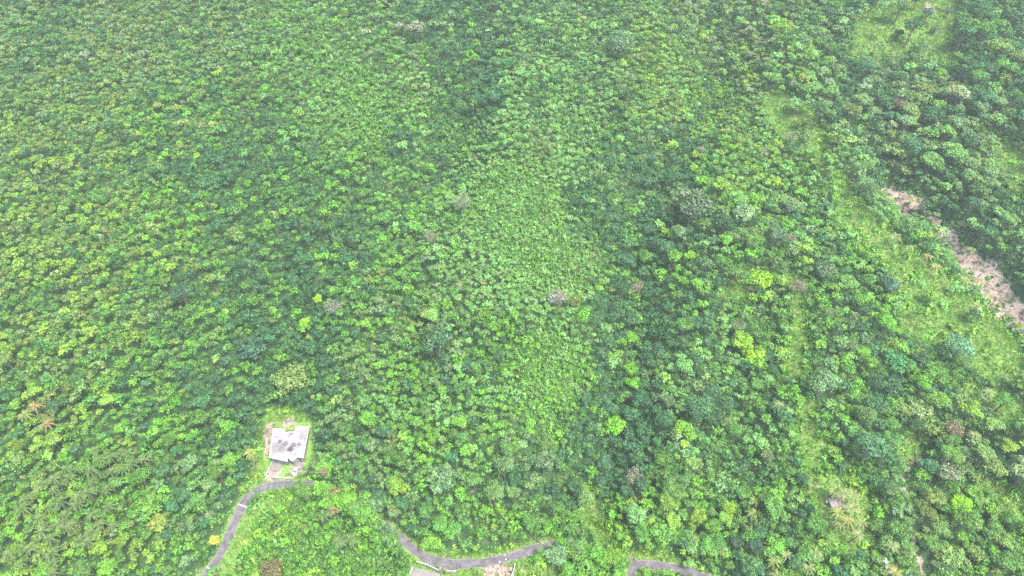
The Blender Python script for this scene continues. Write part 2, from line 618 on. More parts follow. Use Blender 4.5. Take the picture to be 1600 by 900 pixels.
# roads: asphalt sheet with pale concrete edge strips
def ribbon(name, rd, offs, dz, m, i0=0, i1=None):
    rd = rd[i0:i1]
    t = np.gradient(rd[:, :2], axis=0)
    t /= np.linalg.norm(t, axis=1)[:, None]
    nrm = np.stack([t[:, 1], -t[:, 0]], 1)
    P = np.stack([np.column_stack([rd[:, :2] + nrm * (o_ if np.isscalar(o_) else o_[:, None]), rd[:, 2] + d_]) for o_, d_ in zip(offs, dz)], 1)
    return link(name, grid_mesh(name, P, m))
def along(n, amp, k):
    s = np.arange(n)
    return amp * np.sin(s * 0.23 + k) + amp * np.sin(s * 0.61 + 2 * k)
for rd, nm in ((road_main, "road"), (spur, "road")):
    n = len(rd)
    wl = 1.36 + along(n, 0.14, 1.0); wr = 1.36 + along(n, 0.14, 2.0)
    if nm == "road" and rd is spur:
        wl = wl * 0.9; wr = wr * 0.9
    tag(ribbon(nm, rd, [-wl, 0, wr], [0.10, 0.14, 0.10] if rd is road_main else [0.07, 0.09, 0.07], M_road), kind='structure')
    if rd is road_main:
        for sgn, w_, k in ((-1, wl, 3.0), (1, wr, 4.0)):
            o0 = sgn * w_
            o1 = sgn * (w_ + 0.16 + np.abs(along(n, 0.2, k)))
            tag(ribbon("kerb_strip", rd, [o0, o0, o1, o1] if sgn > 0 else [o1, o1, o0, o0], [0.0, 0.16, 0.15, -0.3] if sgn > 0 else [-0.3, 0.15, 0.16, 0.0], M_conc), kind='structure')

def nearest_i(rd, px, py):
    x, y, z = at(px, py)
    return int(((rd[:, 0] - x) ** 2 + (rd[:, 1] - y) ** 2).argmin())

# bleached concrete drain bands across the road
def band(px, py, half=0.22, off=1.9, shift=0.0):
    i = nearest_i(road_main, px, py)
    p = road_main[i]
    t = road_main[min(i + 1, len(road_main) - 1), :2] - road_main[i - 1, :2]
    t /= np.linalg.norm(t)
    n = np.array([t[1], -t[0]])
    q = [p[:2] + n * a_ + t * b_ for a_, b_ in ((-off + shift, -half), (off + shift, -half), (off + shift, half), (-off + shift, half))]
    bm = bmesh.new()
    prism(bm, q, p[2] + 0.05, p[2] + 0.165)
    tag(link("road_band", bm_mesh("road_band", bm, M_white)), kind='structure')
band(383, 790); band(332, 888)
band(788, 870, 0.16, 0.35, -0.9); band(781, 876, 0.25, 0.3, 0.9); band(792, 873, 0.2, 0.3, 0.5); band(850, 849, 0.2, 0.4, -1.4)

# ------------------------------------------------------------------ vegetation prototypes (unit crown radius, base of crown at z=0)
def leaf_quads(P, Nn, size, aspect=0.62, g=rng):
    """one rhombic leaf spray per point: centre P, normal Nn"""
    n = len(P)
    Nn = Nn / (np.linalg.norm(Nn, axis=1)[:, None] + 1e-9)
    a = np.cross(Nn, g.normal(size=(n, 3)))
    a /= np.linalg.norm(a, axis=1)[:, None] + 1e-9
    b = np.cross(Nn, a)
    s = size * g.uniform(0.65, 1.35, n)
    s = s[:, None]
    w = aspect * g.uniform(0.7, 1.3, n)[:, None]
    bend = Nn * s * 0.25
    k = g.uniform(-0.3, 0.3, n)[:, None]
    return np.stack([P - a * s - bend, P + b * s * w + a * s * k, P + a * s - bend, P - b * s * w + a * s * k], 1)

def lobe_crown(g, lobes, lrad, flat, leaves, lsize, top=0.25, spread=0.72, jitter=0.5, inner=0.12, lift=0.45, tintvar=0.22):
    """crown of leaf clumps; returns quads (n,4,3), tint (n,3). crown radius about 1, flat = height/width"""
    Q, T = [], []
    ga = g.uniform(0, 6.28)
    for i in range(lobes):
        f = (i + 0.5) / lobes
        r = spread * math.sqrt(f) * g.uniform(0.8, 1.15)
        an = ga + i * 2.399963 + g.uniform(-0.35, 0.35)
        zc = flat * (lift + 0.75 * math.sqrt(max(0, 1 - (r / 1.05) ** 2))) + g.uniform(-0.14, 0.14)
        c = np.array([r * math.cos(an), r * math.sin(an), zc])
        lr = lrad * g.uniform(0.7, 1.3)
        n = max(6, int(leaves * (lr / lrad) ** 2))
        d = g.normal(size=(n, 3))
        d[:, 2] += top * 2.2
        d /= np.linalg.norm(d, axis=1)[:, None]
        rad = lr * np.where(g.random(n) < inner, g.uniform(0.2, 0.8, n), g.uniform(0.82, 1.12, n))
        P = c + d * rad[:, None] * np.array([1, 1, 0.85])
        nn = d + g.normal(size=(n, 3)) * jitter + np.array([0, 0, 0.25])
        Q.append(leaf_quads(P, nn, lsize, g=g))
        tl = 1 + g.normal() * tintvar * 0.75
        hue = g.normal() * 0.06
        t = tl * np.exp(g.normal(size=(n, 1)) * tintvar * 0.5)
        T.append(np.concatenate([t * (1 + hue), t, t * (1 - hue)], 1))
    return np.concatenate(Q), np.clip(np.concatenate(T), 0.3, 2.2)

def trunk_quads(g, h, r, limbs=5, cr=1.0, bareness=0.0):
    """tapered trunk and limbs, base at 0, crown of radius cr at height h"""
    lean = g.normal(size=2) * 0.05 * h
    pts = [np.array([0, 0, -0.6]), np.array([lean[0] * .3, lean[1] * .3, h * 0.35]), np.array([lean[0], lean[1], h * 0.75]), np.array([lean[0] * 1.1, lean[1] * 1.1, h])]
    q = tube(pts, [r * 1.3, r, r * 0.75, r * 0.4], 6)
    for k in range(limbs):
        an = k / limbs * 6.283 + g.uniform(-0.4, 0.4)
        s = pts[1] + (pts[2] - pts[1]) * g.uniform(0.3, 1.0)
        e = np.array([lean[0] + cr * 0.75 * math.cos(an), lean[1] + cr * 0.75 * math.sin(an), h * g.uniform(0.92, 1.12)])
        m = (s + e) / 2 + np.array([0, 0, -0.05 * h])
        q += tube([s, m, e], [r * 0.5, r * 0.35, r * 0.12], 4)
    return q

gp = np.random.default_rng(21)
LO = {'round': [], 'clump': [], 'flat': [], 'fine': []}
HI = {'round': [], 'clump': [], 'flat': [], 'fine': []}
for k in range(5):
    LO['round'].append(lobe_crown(gp, 7, 0.44, 0.75, 22, 0.16, 0.5, jitter=.35))
    LO['clump'].append(lobe_crown(gp, 10, 0.36, 0.70, 19, 0.14, 0.5, jitter=.35))
    LO['flat'].append(lobe_crown(gp, 12, 0.35, 0.42, 17, 0.132, 0.5, spread=0.8, jitter=.35))
    LO['fine'].append(lobe_crown(gp, 9, 0.40, 0.8, 25, 0.125, 0.4, jitter=0.6, tintvar=0.3))
for k in range(4):
    HI['round'].append(lobe_crown(gp, 9, 0.42, 0.78, 92, 0.092, 0.4, jitter=.4))
    HI['clump'].append(lobe_crown(gp, 16, 0.33, 0.72, 64, 0.082, 0.4, jitter=.4))
    HI['flat'].append(lobe_crown(gp, 24, 0.28, 0.42, 50, 0.074, 0.4, spread=0.82, jitter=.4))
    HI['fine'].append(lobe_crown(gp, 16, 0.36, 0.85, 84, 0.066, 0.3, jitter=0.7, tintvar=0.3))
FORMS = ['round', 'clump', 'flat', 'fine']

# ------------------------------------------------------------------ colours of the trees
PAL = {
    'D': ((.038, .105, .036), 'dark green'),
    'M': ((.070, .165, .030), 'mid green'),
    'B': ((.095, .230, .024), 'bright green'),
    'O': ((.112, .175, .040), 'olive'),
    'Y': ((.135, .240, .028), 'yellow-green'),
    'G': ((.098, .172, .058), 'grey-green'),
    'T': ((.118, .245, .060), 'mint green'),
    'P': ((.160, .195, .095), 'pale tan'),
    'L': ((.300, .400, .020), 'lime'),
}
KEYS = list(PAL)
PALC = np.array([PAL[k][0] for k in KEYS]) * 1.15
ZONES = [
    (440, 425, 5.5, 13, 'DDDDDBM'), (455, 520, 5.5, 13, 'DDDDDMY'), (385, 625, 5.5, 12, 'DDDDMM'), (520, 395, 5.5, 12, 'DDDDBM'), (350, 265, 4.8, 10, 'DDDDMB'),
    (705, 60, 6.5, 14, 'DDDDGGM'), (745, 130, 6.5, 13, 'DDDDMM'), (985, 470, 6, 13, 'DDDDBM'), (990, 650, 6, 12, 'DDDDDM'), (965, 715, 6, 12, 'DDDDGM'), (940, 335, 5, 11, 'DDDDM'),
    (1030, 290, 6, 12, 'DDDDMG'), (470, 300, 4.8, 10, 'DDDMMB'), (620, 250, 4.4, 9, 'DDMMTB'), (860, 420, 3.2, 4, 'TTTTTTO'), (800, 300, 3.2, 4, 'TTTTTTTO'),  # px, py, crown width m, height m, colour weights
    (60, 40, 4.6, 9, 'DDDMMOOGGG'), (200, 60, 4.2, 8, 'OOOGGGMMPD'), (330, 40, 4.4, 8, 'OOGGMMDD'), (100, 200, 4.2, 8, 'OOOOGGYYMMD'),
    (300, 180, 4.2, 9, 'OOMMMBBDDDY'), (100, 380, 4.2, 8, 'OOOOYYYMMGD'), (280, 350, 4.3, 9, 'MMMBBBOOODDYY'), (100, 520, 4.4, 8, 'OOOOYYYMMMG'),
    (300, 520, 4.6, 10, 'MMMBBDDDOOG'), (60, 640, 5, 9, 'MMMOOYYDD'), (130, 760, 4.6, 8, 'MMMBBBOOYY'), (250, 660, 4.8, 9, 'MMMBBBDDY'),
    (330, 760, 5.5, 11, 'MMMDDBG'), (60, 850, 4.6, 8, 'BBMMYYO'), (400, 350, 5, 12, 'DDDDBBMMMO'), (420, 560, 5.5, 13, 'DDDDDMMMB'), (470, 470, 5, 12, 'DDDDMMMBBY'),
    (480, 100, 4, 7, 'MMMTTBBGG'), (550, 200, 3.8, 6, 'MMMTTTBBO'), (560, 330, 5, 11, 'DDDMMMBBB'), (640, 120, 4, 7, 'MMTTBBGGP'),
    (725, 100, 7, 14, 'DDDDGGGMMP'), (640, 300, 4, 7, 'TTTBBBMM'), (820, 80, 4.8, 9, 'DDMMTTTGGO'), (880, 150, 4.5, 8, 'TTTTGGDDMM'),
    (800, 230, 4, 6, 'TTTTOOMMP'), (830, 340, 3.2, 3.5, 'TTTTTTOY'), (760, 420, 3.4, 5, 'TTTTTPMG'), (900, 420, 3.6, 5, 'TTTTOOG'),
    (620, 420, 4.6, 9, 'MMMGGBBDO'), (600, 540, 4.6, 9, 'OOOBBBGGMMD'), (690, 540, 6, 11, 'DDGGGMMMB'), (760, 560, 4.6, 8, 'BBBMMMDDT'),
    (850, 600, 3.2, 3.5, 'TTTBBBBO'), (640, 650, 4.4, 8, 'BBBBMMMTT'), (560, 700, 5, 10, 'OOMMMGGGDD'), (700, 740, 5, 9, 'BBBMMMTTD'),
    (620, 790, 6, 11, 'DDDMMMGGB'), (800, 760, 5.5, 10, 'GGGMMMDD'), (780, 830, 5, 8, 'BBBMMMY'), (960, 300, 5, 10, 'MMDDGGTT'),
    (1010, 400, 6, 12, 'BBBBBDDDMMY'), (1080, 330, 8.5, 15, 'GGGGDDMM'), (1000, 540, 5.5, 12, 'DDDMMGGTT'), (1060, 600, 5, 10, 'DDTTTMMGG'),
    (1130, 280, 5, 9, 'BBMMMYYT'), (1050, 130, 4.2, 6, 'TTOOYYMM'), (1180, 200, 4.6, 7, 'OOYMMPT'), (1250, 60, 6.5, 12, 'DDDMMGGO'),
    (1150, 60, 5, 9, 'DDGGPOO'), (1330, 200, 7, 13, 'DDDGGGGT'), (1420, 180, 8, 14, 'GGGGDDDPO'), (1500, 250, 8, 14, 'DDDGGGGTT'),
    (1560, 60, 8.5, 14, 'DDDDMMO'), (1560, 340, 8, 14, 'DDDDTTGG'), (1250, 360, 6, 10, 'GGMMMDDB'), (1340, 430, 5, 8, 'MMMDDBBT'),
    (1320, 550, 5.5, 10, 'DDDMMMBBGG'), (1160, 620, 5, 10, 'TTDDDMMM'), (1300, 640, 5.2, 9, 'MMMDDBBB'), (1420, 560, 6, 11, 'DDDMMMBB'),
    (1400, 680, 7, 13, 'DDDMMMG'), (1500, 640, 6.5, 11, 'GGGMMMDDO'), (1450, 850, 5.5, 9, 'MMMOOGGB'), (1560, 850, 5, 8, 'BBBMMMO'),
    (1200, 830, 5.2, 9, 'DDMMMBB'), (1060, 780, 5.5, 9, 'MMMYYBB'), (1000, 830, 5, 7, 'BBBYYM'), (450, 850, 4.2, 5, 'BBBBMMY'),
    (560, 850, 4.2, 6, 'BBBBMMM'), (900, 890, 5.5, 8, 'BBBBMM'), (1130, 720, 5, 9, 'TTMMMDDG'), (880, 830, 5, 7, 'MMGB'),
]
ZP = np.array([(z[0], z[1]) for z in ZONES], float)
ZD = np.array([z[2] for z in ZONES]); ZH = np.array([z[3] for z in ZONES])
ZW = np.array([[z[4].count(k) / len(z[4]) for k in KEYS] for z in ZONES])

def zone(px, py):
    d2 = (px[:, None] - ZP[None, :, 0]) ** 2 + (py[:, None] - ZP[None, :, 1]) ** 2
    w = 1 / (d2 + 800.0) ** 2.25
    w /= w.sum(1)[:, None]
    return w @ ZD, w @ ZH, w @ ZW

def pick(W, g):
    c = np.cumsum(W, 1)
    return (g.random(len(W))[:, None] * c[:, -1:] > c).sum(1)

# ------------------------------------------------------------------ single trees that stand out: px, py of the crown, width m, height m, colour, form, label
NOTABLE = [
    (1190, 432, 11, 10, (.34, .42, .02), 'flat', 'flat lime yellow tree at the upper edge of the small reddish scar'),
    (1158, 534, 9.5, 10, (.30, .40, .015), 'clump', 'upper half of the big lime yellow pair of trees beside the green glade'),
    (1178, 554, 11.0, 10, (.31, .40, .015), 'flat', 'lower wider half of the big lime yellow pair beside the green glade'),
    (960, 666, 9.0, 10, (.20, .36, .015), 'clump', 'vivid lime green tree standing alone among dark trees mid slope'),
    (985, 578, 6.0, 11, (.20, .34, .02), 'round', 'tall narrow yellow-green tree upslope of the vivid lime one'),
    (988, 600, 5.5, 10, (.19, .33, .02), 'round', 'lower yellow-green crown just downslope of the tall narrow one'),
    (1500, 793, 7.6, 8, (.32, .50, .01), 'round', 'single round brilliant lime green tree near the pale green hollow'),
    (1538, 708, 6.5, 11, (.26, .335, .07), 'clump', 'pale yellow topped tree above the grey bare crown\'s hollow'),
    (1552, 732, 8.0, 11, (.16, .25, .06), 'clump', 'broad light green tree leaning below the pale yellow topped one'),
    (497, 470, 4.5, 12, (.36, .48, .01), 'round', 'higher of the two vivid yellow crowns in the dark valley'),
    (476, 502, 5.0, 12, (.42, .52, .01), 'flat', 'lower brighter of the two vivid yellow crowns in the dark valley'),
    (232, 787, 10, 10, (.19, .28, .03), 'flat', 'wide flat yellow-green tree just downslope of the palm grove'),
    (247, 815, 7, 9, (.18, .24, .04), 'flat', 'smaller yellow-green tree touching the wide flat one by the palms'),
    (336, 845, 3.6, 6, (.34, .36, .045), 'round', 'small tree covered in clear yellow flowers beside the upper road'),
    (1135, 376, 5.5, 10, (.22, .40, .03), 'round', 'oval lime tree with smooth crown in front of the huge grey-green tree'),
    (1068, 668, 6.5, 10, (.24, .36, .02), 'clump', 'lime tree downslope of the big dark feathery crown'),
    (1085, 856, 6.0, 8, (.25, .335, .07), 'clump', 'pale yellow tree spreading over the verge of the hairpin road'),
    (1076, 881, 3.6, 4, (.27, .35, .07), 'round', 'small pale yellow bush-like tree right on the hairpin verge'),
    (508, 728, 9.0, 8, (.20, .38, .03), 'flat', 'round lime tree with a dry brown middle beside the concrete house'),
    (452, 588, 14, 13, (.13, .20, .05), 'flat', 'very broad olive green tree in the valley above the concrete house'),
    (650, 46, 11, 14, (.18, .205, .11), 'clump', 'pale straw coloured large tree at the top of the forest'),
    (1245, 160, 8.5, 10, (.26, .33, .10), 'flat', 'flat pale yellow-green tree above the narrow grass strip'),
    (1405, 166, 7.5, 12, (.12, .105, .065), 'fine', 'reddish brown tree in the grey-green wood above the scar'),
    (1420, 168, 7.0, 12, (.10, .16, .10), 'clump', 'grey-green tree touching the reddish brown one'),
    (1466, 166, 8.0, 11, (.20, .32, .04), 'clump', 'light yellow-green tree beside the reddish brown crown'),
    (1471, 115, 5.5, 8, (.24, .40, .03), 'round', 'small lime tree in the open wood below the top clearing'),
    (1492, 668, 7.0, 11, (.14, .125, .065), 'flat', 'flat rusty brown tree above the hollow with the bare grey crown'),
    (870, 468, 8, 8, (.20, .21, .16), 'fine', 'soft grey-green tree at the foot of the pale vine slope'),
    (992, 746, 7, 9, (.17, .185, .115), 'fine', 'dry beige tree between mint green crowns above the lawn'),
    (1246, 450, 7, 9, (.16, .17, .09), 'fine', 'brownish dry crown downslope of the flat lime yellow tree'),
    (425, 892, 7.5, 5, (.13, .115, .05), 'fine', 'low rusty brown thicket tree between the two roads'),
    (518, 772, 5.5, 8, (.17, .155, .06), 'round', 'tan brown tree below the dry-centred lime tree'),
    (522, 797, 4.6, 8, (.17, .165, .06), 'round', 'smaller tan tree under the first tan brown one'),
    (682, 535, 13, 13, (.06, .125, .05), 'fine', 'huge dark bluish tree in the middle of the slope'),
    (285, 460, 8.5, 12, (.045, .095, .045), 'fine', 'dark blue-green tree alone among lighter crowns on the left slope'),
    (392, 540, 12, 14, (.045, .11, .055), 'flat', 'wide dark teal tree at the edge of the dark valley'),
    (1080, 325, 17, 17, (.10, .155, .08), 'fine', 'huge grey-green tree, the largest crown on the upper slope'),
    (1160, 335, 11, 13, (.14, .22, .09), 'clump', 'large light green clumpy tree beside the huge grey-green one'),
    (1180, 312, 7, 11, (.24, .36, .03), 'clump', 'yellow-green tree above the large light green clumpy one'),
    (1215, 370, 9, 12, (.09, .15, .07), 'clump', 'wide grey-green tree next to the glossy dark hollow'),
    (968, 70, 15, 15, (.09, .17, .08), 'fine', 'huge rounded grey-green tree near the top of the forest'),
    (1092, 642, 10, 14, (.06, .14, .05), 'fine', 'tall dark feathery tree with drooping crown'),
    (1495, 545, 11, 9, (.19, .27, .11), 'fine', 'pale silvery feathery bamboo-like tree on the grassy ridge'),
    (1400, 570, 11, 12, (.055, .18, .055), 'clump', 'big rich green tree below the grassy ridge'),
    (1290, 425, 10, 11, (.085, .15, .06), 'clump', 'rounded grey-green tree west of the grassy ridge'),
    (1390, 445, 9, 9, (.06, .13, .07), 'clump', 'dark tree standing alone in the grassy ridge'),
    (1285, 600, 12, 12, (.11, .20, .08), 'fine', 'large pale bluish tree below the green glade'),
    (1360, 700, 11, 14, (.06, .15, .06), 'clump', 'big dark tree above the palm clearing'),
    (1440, 640, 10, 12, (.15, .23, .07), 'flat', 'flat light olive tree in the wood above the footpath'),
    (1450, 20, 7, 8, (.05, .11, .07), 'clump', 'dark clumpy tree standing alone in the top clearing'),
    (1482, 18, 5, 6, (.06, .12, .06), 'clump', 'small dark tree on the far edge of the top clearing'),
    (1462, 45, 5.5, 5, (.07, .14, .08), 'clump', 'low dark bush-like tree in the top clearing'),
    (1405, 52, 6, 6, (.06, .13, .08), 'clump', 'low dark tree by the bare patch of the top clearing'),
    (1490, 868, 9, 9, (.15, .25, .06), 'flat', 'wide light green tree downslope of the brilliant lime one'),
    (1600, 740, 12, 11, (.17, .24, .10), 'clump', 'large pale green tree cut by the frame beside the hollow'),
    (850, 722, 9, 11, (.09, .16, .06), 'clump', 'rounded grey-green tree beside the small dark hollow'),
    (1078, 400, 5.5, 9, (.30, .42, .02), 'clump', 'small lime crown among bright green trees downslope of the huge one'),
    (620, 762, 7.5, 10, (.14, .25, .03), 'clump', 'yellow-green tree in the dark wood above the road'),
    (690, 745, 12, 12, (.10, .19, .07), 'flat', 'very broad soft green tree upslope of the long road curve'),
    (688, 820, 6, 8, (.085, .235, .035), 'round', 'vivid emerald tree touching the long road curve\'s wood edge'),
    (706, 830, 7, 9, (.08, .225, .035), 'round', 'second vivid emerald tree just downslope of the first'),
    (676, 848, 7, 7, (.22, .34, .03), 'clump', 'yellow-green tree hanging over the long road curve'),
    (868, 869, 8, 8, (.20, .27, .09), 'clump', 'pale olive tree over the end of the long road curve'),
    (920, 872, 13, 9, (.10, .24, .04), 'flat', 'wide bright green crown between the two visible roads'),
    (992, 806, 8, 8, (.22, .32, .07), 'clump', 'pale lime tree downslope of the dry beige tree'),
    (1035, 838, 9, 8, (.20, .32, .04), 'clump', 'yellow-green tree above the hairpin road'),
    (915, 780, 6, 6, (.28, .34, .09), 'fine', 'pale yellow-green tree at the head of the bright lawn'),
    (340, 870, 0, 0, None, None, None),
]
NOTABLE = [n for n in NOTABLE if n[4]]
BARE = [  # leafless or nearly so
    (994, 452, 7.5, 9, (.62, .52, .47), 'dry pinkish leafless tree at the rim of the dark valley'),
    (520, 482, 8.0, 12, (.50, .48, .48), 'bare grey tree beside the two vivid yellow crowns'),
    (1482, 740, 9.0, 9, (.72, .68, .60), 'pale bare tree with whitish twigs above the hollow'),
    (722, 318, 8.0, 10, (.52, .50, .45), 'grey half bare tree at the top of the pale vine slope'),
    (672, 372, 6.0, 9, (.55, .50, .46), 'greyish leafless tree upslope of the huge dark bluish one'),
    (1236, 215, 6.0, 8, (.60, .55, .50), 'whitish dry tree beside the narrow grass strip'),
    (506, 738, 4.2, 9, (.55, .42, .30), 'dry brown twigs poking out of the round lime tree\'s middle'),
    (1096, 235, 5.0, 8, (.62, .56, .50), 'small pale dead tree in the light upper wood'),
    (1236, 375, 4.5, 9, (.58, .50, .44), 'small dead tree beside the wide grey-green crown'),
]

# ------------------------------------------------------------------ palms: px, py of the crown, hue
PALMS = []
def crop(x0, y0, s, pts, hue):
    for a_, b_ in pts:
        PALMS.append((x0 + a_ / s, y0 + b_ / s, hue))
crop(0, 600, 3, [(440, 310), (515, 340), (595, 320), (670, 355), (465, 350), (610, 375), (575, 400), (525, 405), (365, 385), (305, 395), (420, 405), (430, 455),
    (250, 440), (320, 435), (180, 470), (250, 495), (495, 490), (410, 505), (370, 520), (360, 560), (280, 545), (235, 575), (100, 580), (180, 630), (270, 655),
    (325, 660), (420, 690), (460, 660), (525, 660), (430, 610), (505, 575), (370, 730), (410, 735), (230, 720), (105, 765), (140, 765), (240, 790), (240, 840),
    (245, 885), (30, 800), (100, 835), (190, 690), (300, 610), (120, 540)], 'g')
crop(0, 600, 3, [(110, 140), (1170, 320)], 'y')
crop(0, 600, 3, [(160, 100), (220, 185)], 'b')
crop(1200, 600, 3, [(315, 500), (355, 510), (400, 515), (335, 640), (380, 580), (405, 575), (440, 650), (425, 705), (580, 755), (225, 790), (140, 860), (190, 860),
    (30, 830), (45, 895), (40, 545), (900, 340), (50, 95), (1035, 35), (15, 760), (90, 800), (970, 235)], 'p')
crop(1200, 600, 3, [(330, 600), (600, 880), (375, 640)], 'y')
crop(800, 600, 3, [(155, 280), (1190, 640), (975, 770), (1120, 885), (1010, 170)], 'g')
crop(800, 600, 3, [(1140, 540), (1130, 605), (1120, 690), (1130, 820), (1130, 855)], 'y')
crop(1360, 280, 3.75, [(245, 120), (590, 410), (340, 450), (385, 510), (20, 60), (560, 590), (700, 680), (640, 590)], 'y')
crop(1360, 280, 3.75, [(100, 110), (150, 330), (230, 400), (620, 740)], 'p')
crop(1200, 300, 3, [(290, 555), (475, 775)], 'g')
crop(1200, 0, 3, [(790, 400)], 'b')
crop(400, 600, 3, [(385, 735), (440, 725), (315, 610), (1140, 400), (800, 130)], 'g')

# ------------------------------------------------------------------ scatter the forest
def scatter(step, g, jitter=0.95):
    gx = np.arange(-360, 361, step)
    gy = np.arange(70, 505, step)
    X, Y = np.meshgrid(gx, gy)
    X = X.ravel() + g.uniform(-jitter, jitter, X.size) * step / 2 * 1.6
    Y = Y.ravel() + g.uniform(-jitter, jitter, Y.size) * step / 2 * 1.6
    Z = height(X, Y)
    px, py, d = project(X, Y, Z)
    m = (px > -170) & (px < 1770) & (py > -110) & (py < 1010)
    return X[m], Y[m], Z[m], px[m], py[m], d[m]

gs = np.random.default_rng(11)
X, Y, Z, PX, PY, DE = scatter(1.6, gs)
dm, hm, W = zone(PX, PY)
low = smooth(-26, 30, area_value(LOW, PX, PY, 18))
diam = dm * np.exp(np.clip(gs.normal(size=len(X)) * 0.36, -0.7, 0.55)) * (0.68 + 0.14 * smooth(900, 1300, PX) + 0.06 * smooth(600, 850, PY))
diam = diam * (1 - 0.25 * low)
hgt = hm * np.exp(gs.normal(size=len(X)) * 0.13) * (0.6 + 0.4 * diam / dm) * (1 - 0.45 * low)
cz = Z + hgt - 0.4 * diam
cpx, cpy, cd = project(X, Y, cz)
grass_in = np.maximum(area_value(GRASS, cpx, cpy, 5), area_value(GRASS, PX, PY, 5))
earth_in = np.maximum(area_value(EARTH, cpx, cpy, 3), area_value(EARTH, PX, PY, 3))
rpx, rpy, _ = project(road_main[:, 0], road_main[:, 1], road_main[:, 2])
# stretches of the road that the trees cover in the photo
rad_px = diam / 2 * F / cd
cover = lambda p: ((p[:, 0] > 458) & (p[:, 0] < 482)) | ((p[:, 0] > 500) & (p[:, 0] < 592)) | ((p[:, 0] > 872) & (p[:, 0] < 984)) | ((p[:, 0] > 610) & (p[:, 0] < 622))
vis = ~cover(np.column_stack([rpx, rpy]))
rv = np.column_stack([rpx, rpy])[vis]
sp_ = np.column_stack(project(spur[:, 0], spur[:, 1], spur[:, 2])[:2])
rv = np.vstack([rv, sp_])
def road_px(x, y):
    m = (y > 700)
    out = np.full(len(x), 999.0)
    if m.any():
        out[m] = np.sqrt(((x[m][:, None] - rv[None, :, 0]) ** 2 + (y[m][:, None] - rv[None, :, 1]) ** 2).min(1))
    return out
rgap = np.minimum(road_px(cpx, cpy), road_px(PX, PY))
rw = road_dist(X, Y)
HPX = [(408, 660), (470, 658), (490, 668), (482, 735), (458, 756), (400, 770), (385, 780), (405, 720)]
house_in = np.maximum(sdf(cpx, cpy, HPX), sdf(PX, PY, HPX))
BOT = [(640, 880), (700, 884), (808, 876), (808, 930), (640, 930)]
FOOT = [(416, 662), (488, 660), (488, 724), (478, 742), (456, 748), (412, 752)]
bot_in = np.maximum(sdf(cpx, cpy, BOT), sdf(PX, PY, BOT))
keep = (rgap > rad_px * 0.8 + 7) & (rw > 2.2) & (house_in < -rad_px * 0.75) & (bot_in < -rad_px * 0.3)
keep &= ~((grass_in > 4 - 0.55 * rad_px) & (gs.random(len(X)) > 0.02)) & (earth_in < 1 - 0.5 * rad_px)
keep &= ~((low > 0.5) & (gs.random(len(X)) > 0.5 + 0.45 * wob(X, Y, 21, 4)))
keep2 = (rw > 2.6) & (road_px(PX, PY) > 9) & (sdf(PX, PY, HPX) < -8) & (sdf(PX, PY, BOT) < -4) & (area_value(GRASS, PX, PY, 5) < 2) & (area_value(EARTH, PX, PY, 3) < -2)
# paths stay visible
for p in PATHS:
    q = np.column_stack(project(p[:, 0], p[:, 1], height(p[:, 0], p[:, 1]))[:2])
    keep2 &= seg_dist(PX, PY, [tuple(t) for t in q]) > 7
    keep &= np.minimum(seg_dist(cpx, cpy, [tuple(t) for t in q]), seg_dist(PX, PY, [tuple(t) for t in q])) > rad_px * 0.7 + 3
hgt = np.minimum(hgt, 3.5 + 1.15 * diam)
# keep distance: dart throwing on a hash grid
order = gs.permutation(len(X))
cell = 3.0
grid = {}
chosen = []
fixed = []
for it in NOTABLE:
    x, y, z = at(it[0], it[1], min(it[3], 3.5 + 1.15 * it[2]) - 0.35 * it[2])
    fixed.append((x, y, it[2] * 0.5))
for it in BARE:
    x, y, z = at(it[0], it[1], it[3] * 0.7)
    fixed.append((x, y, it[2] * 0.32))
def blocked(x, y, r, k=0.66):
    i, j = int(x // cell), int(y // cell)
    for a in range(i - 3, i + 4):
        for b in range(j - 3, j + 4):
            for (qx, qy, qr) in grid.get((a, b), ()):
                if (qx - x) ** 2 + (qy - y) ** 2 < (k * (r + qr)) ** 2:
                    return True
    return False
for (x, y, r) in fixed:
    for a in np.arange(-r, r + 0.1, 2.0):
        for b in np.arange(-r, r + 0.1, 2.0):
            if a * a + b * b <= r * r:
                grid.setdefault((int((x + a) // cell), int((y + b) // cell)), []).append((x + a, y + b, 0.6))
for i in order:
    if not keep[i]:
        continue
    x, y, r = X[i], Y[i], diam[i] / 2
    if blocked(x, y, r):
        continue
    grid.setdefault((int(x // cell), int(y // cell)), []).append((x, y, r))
    chosen.append(i)
# trees that hang over the hidden stretches of the road
extra = []
for ox, oy, od, oh in [(468, 763, 5.5, 7), (480, 768, 6, 8), (506, 768, 7, 9), (519, 776, 7, 8), (533, 783, 6.5, 9), (547, 790, 7, 9), (561, 799, 7.5, 9), (575, 808, 7, 9), (588, 816, 6, 8),
                       (606, 832, 5, 7), (616, 837, 5, 7), (612, 846, 5, 7), (882, 856, 6.5, 7), (900, 858, 7, 8), (918, 864, 7, 8), (937, 870, 7, 8), (955, 874, 6.5, 7), (972, 878, 5.5, 7), (512, 785, 6, 8), (540, 772, 7, 10), (556, 782, 7, 10), (585, 798, 6.5, 9)]:
    best = None
    oy_, ox_ = [a_.ravel() for a_ in np.meshgrid(np.arange(-40, 41, 2.0), (-10, 0, 10), indexing='ij')]
    bx_, by_ = hit(ox + ox_, oy + oy_, oh - 0.4 * od)
    sc_ = np.hypot(ox_, oy_) + np.where(road_dist(bx_, by_) > 2.1, 0, 1e6)
    j = int(sc_.argmin())
    if sc_[j] < 1e5:
        extra.append((bx_[j], by_[j], float(height(bx_[j], by_[j])), od, oh))
e_ = np.array(extra)
nx = len(X)
X, Y, Z = np.append(X, e_[:, 0]), np.append(Y, e_[:, 1]), np.append(Z, e_[:, 2])
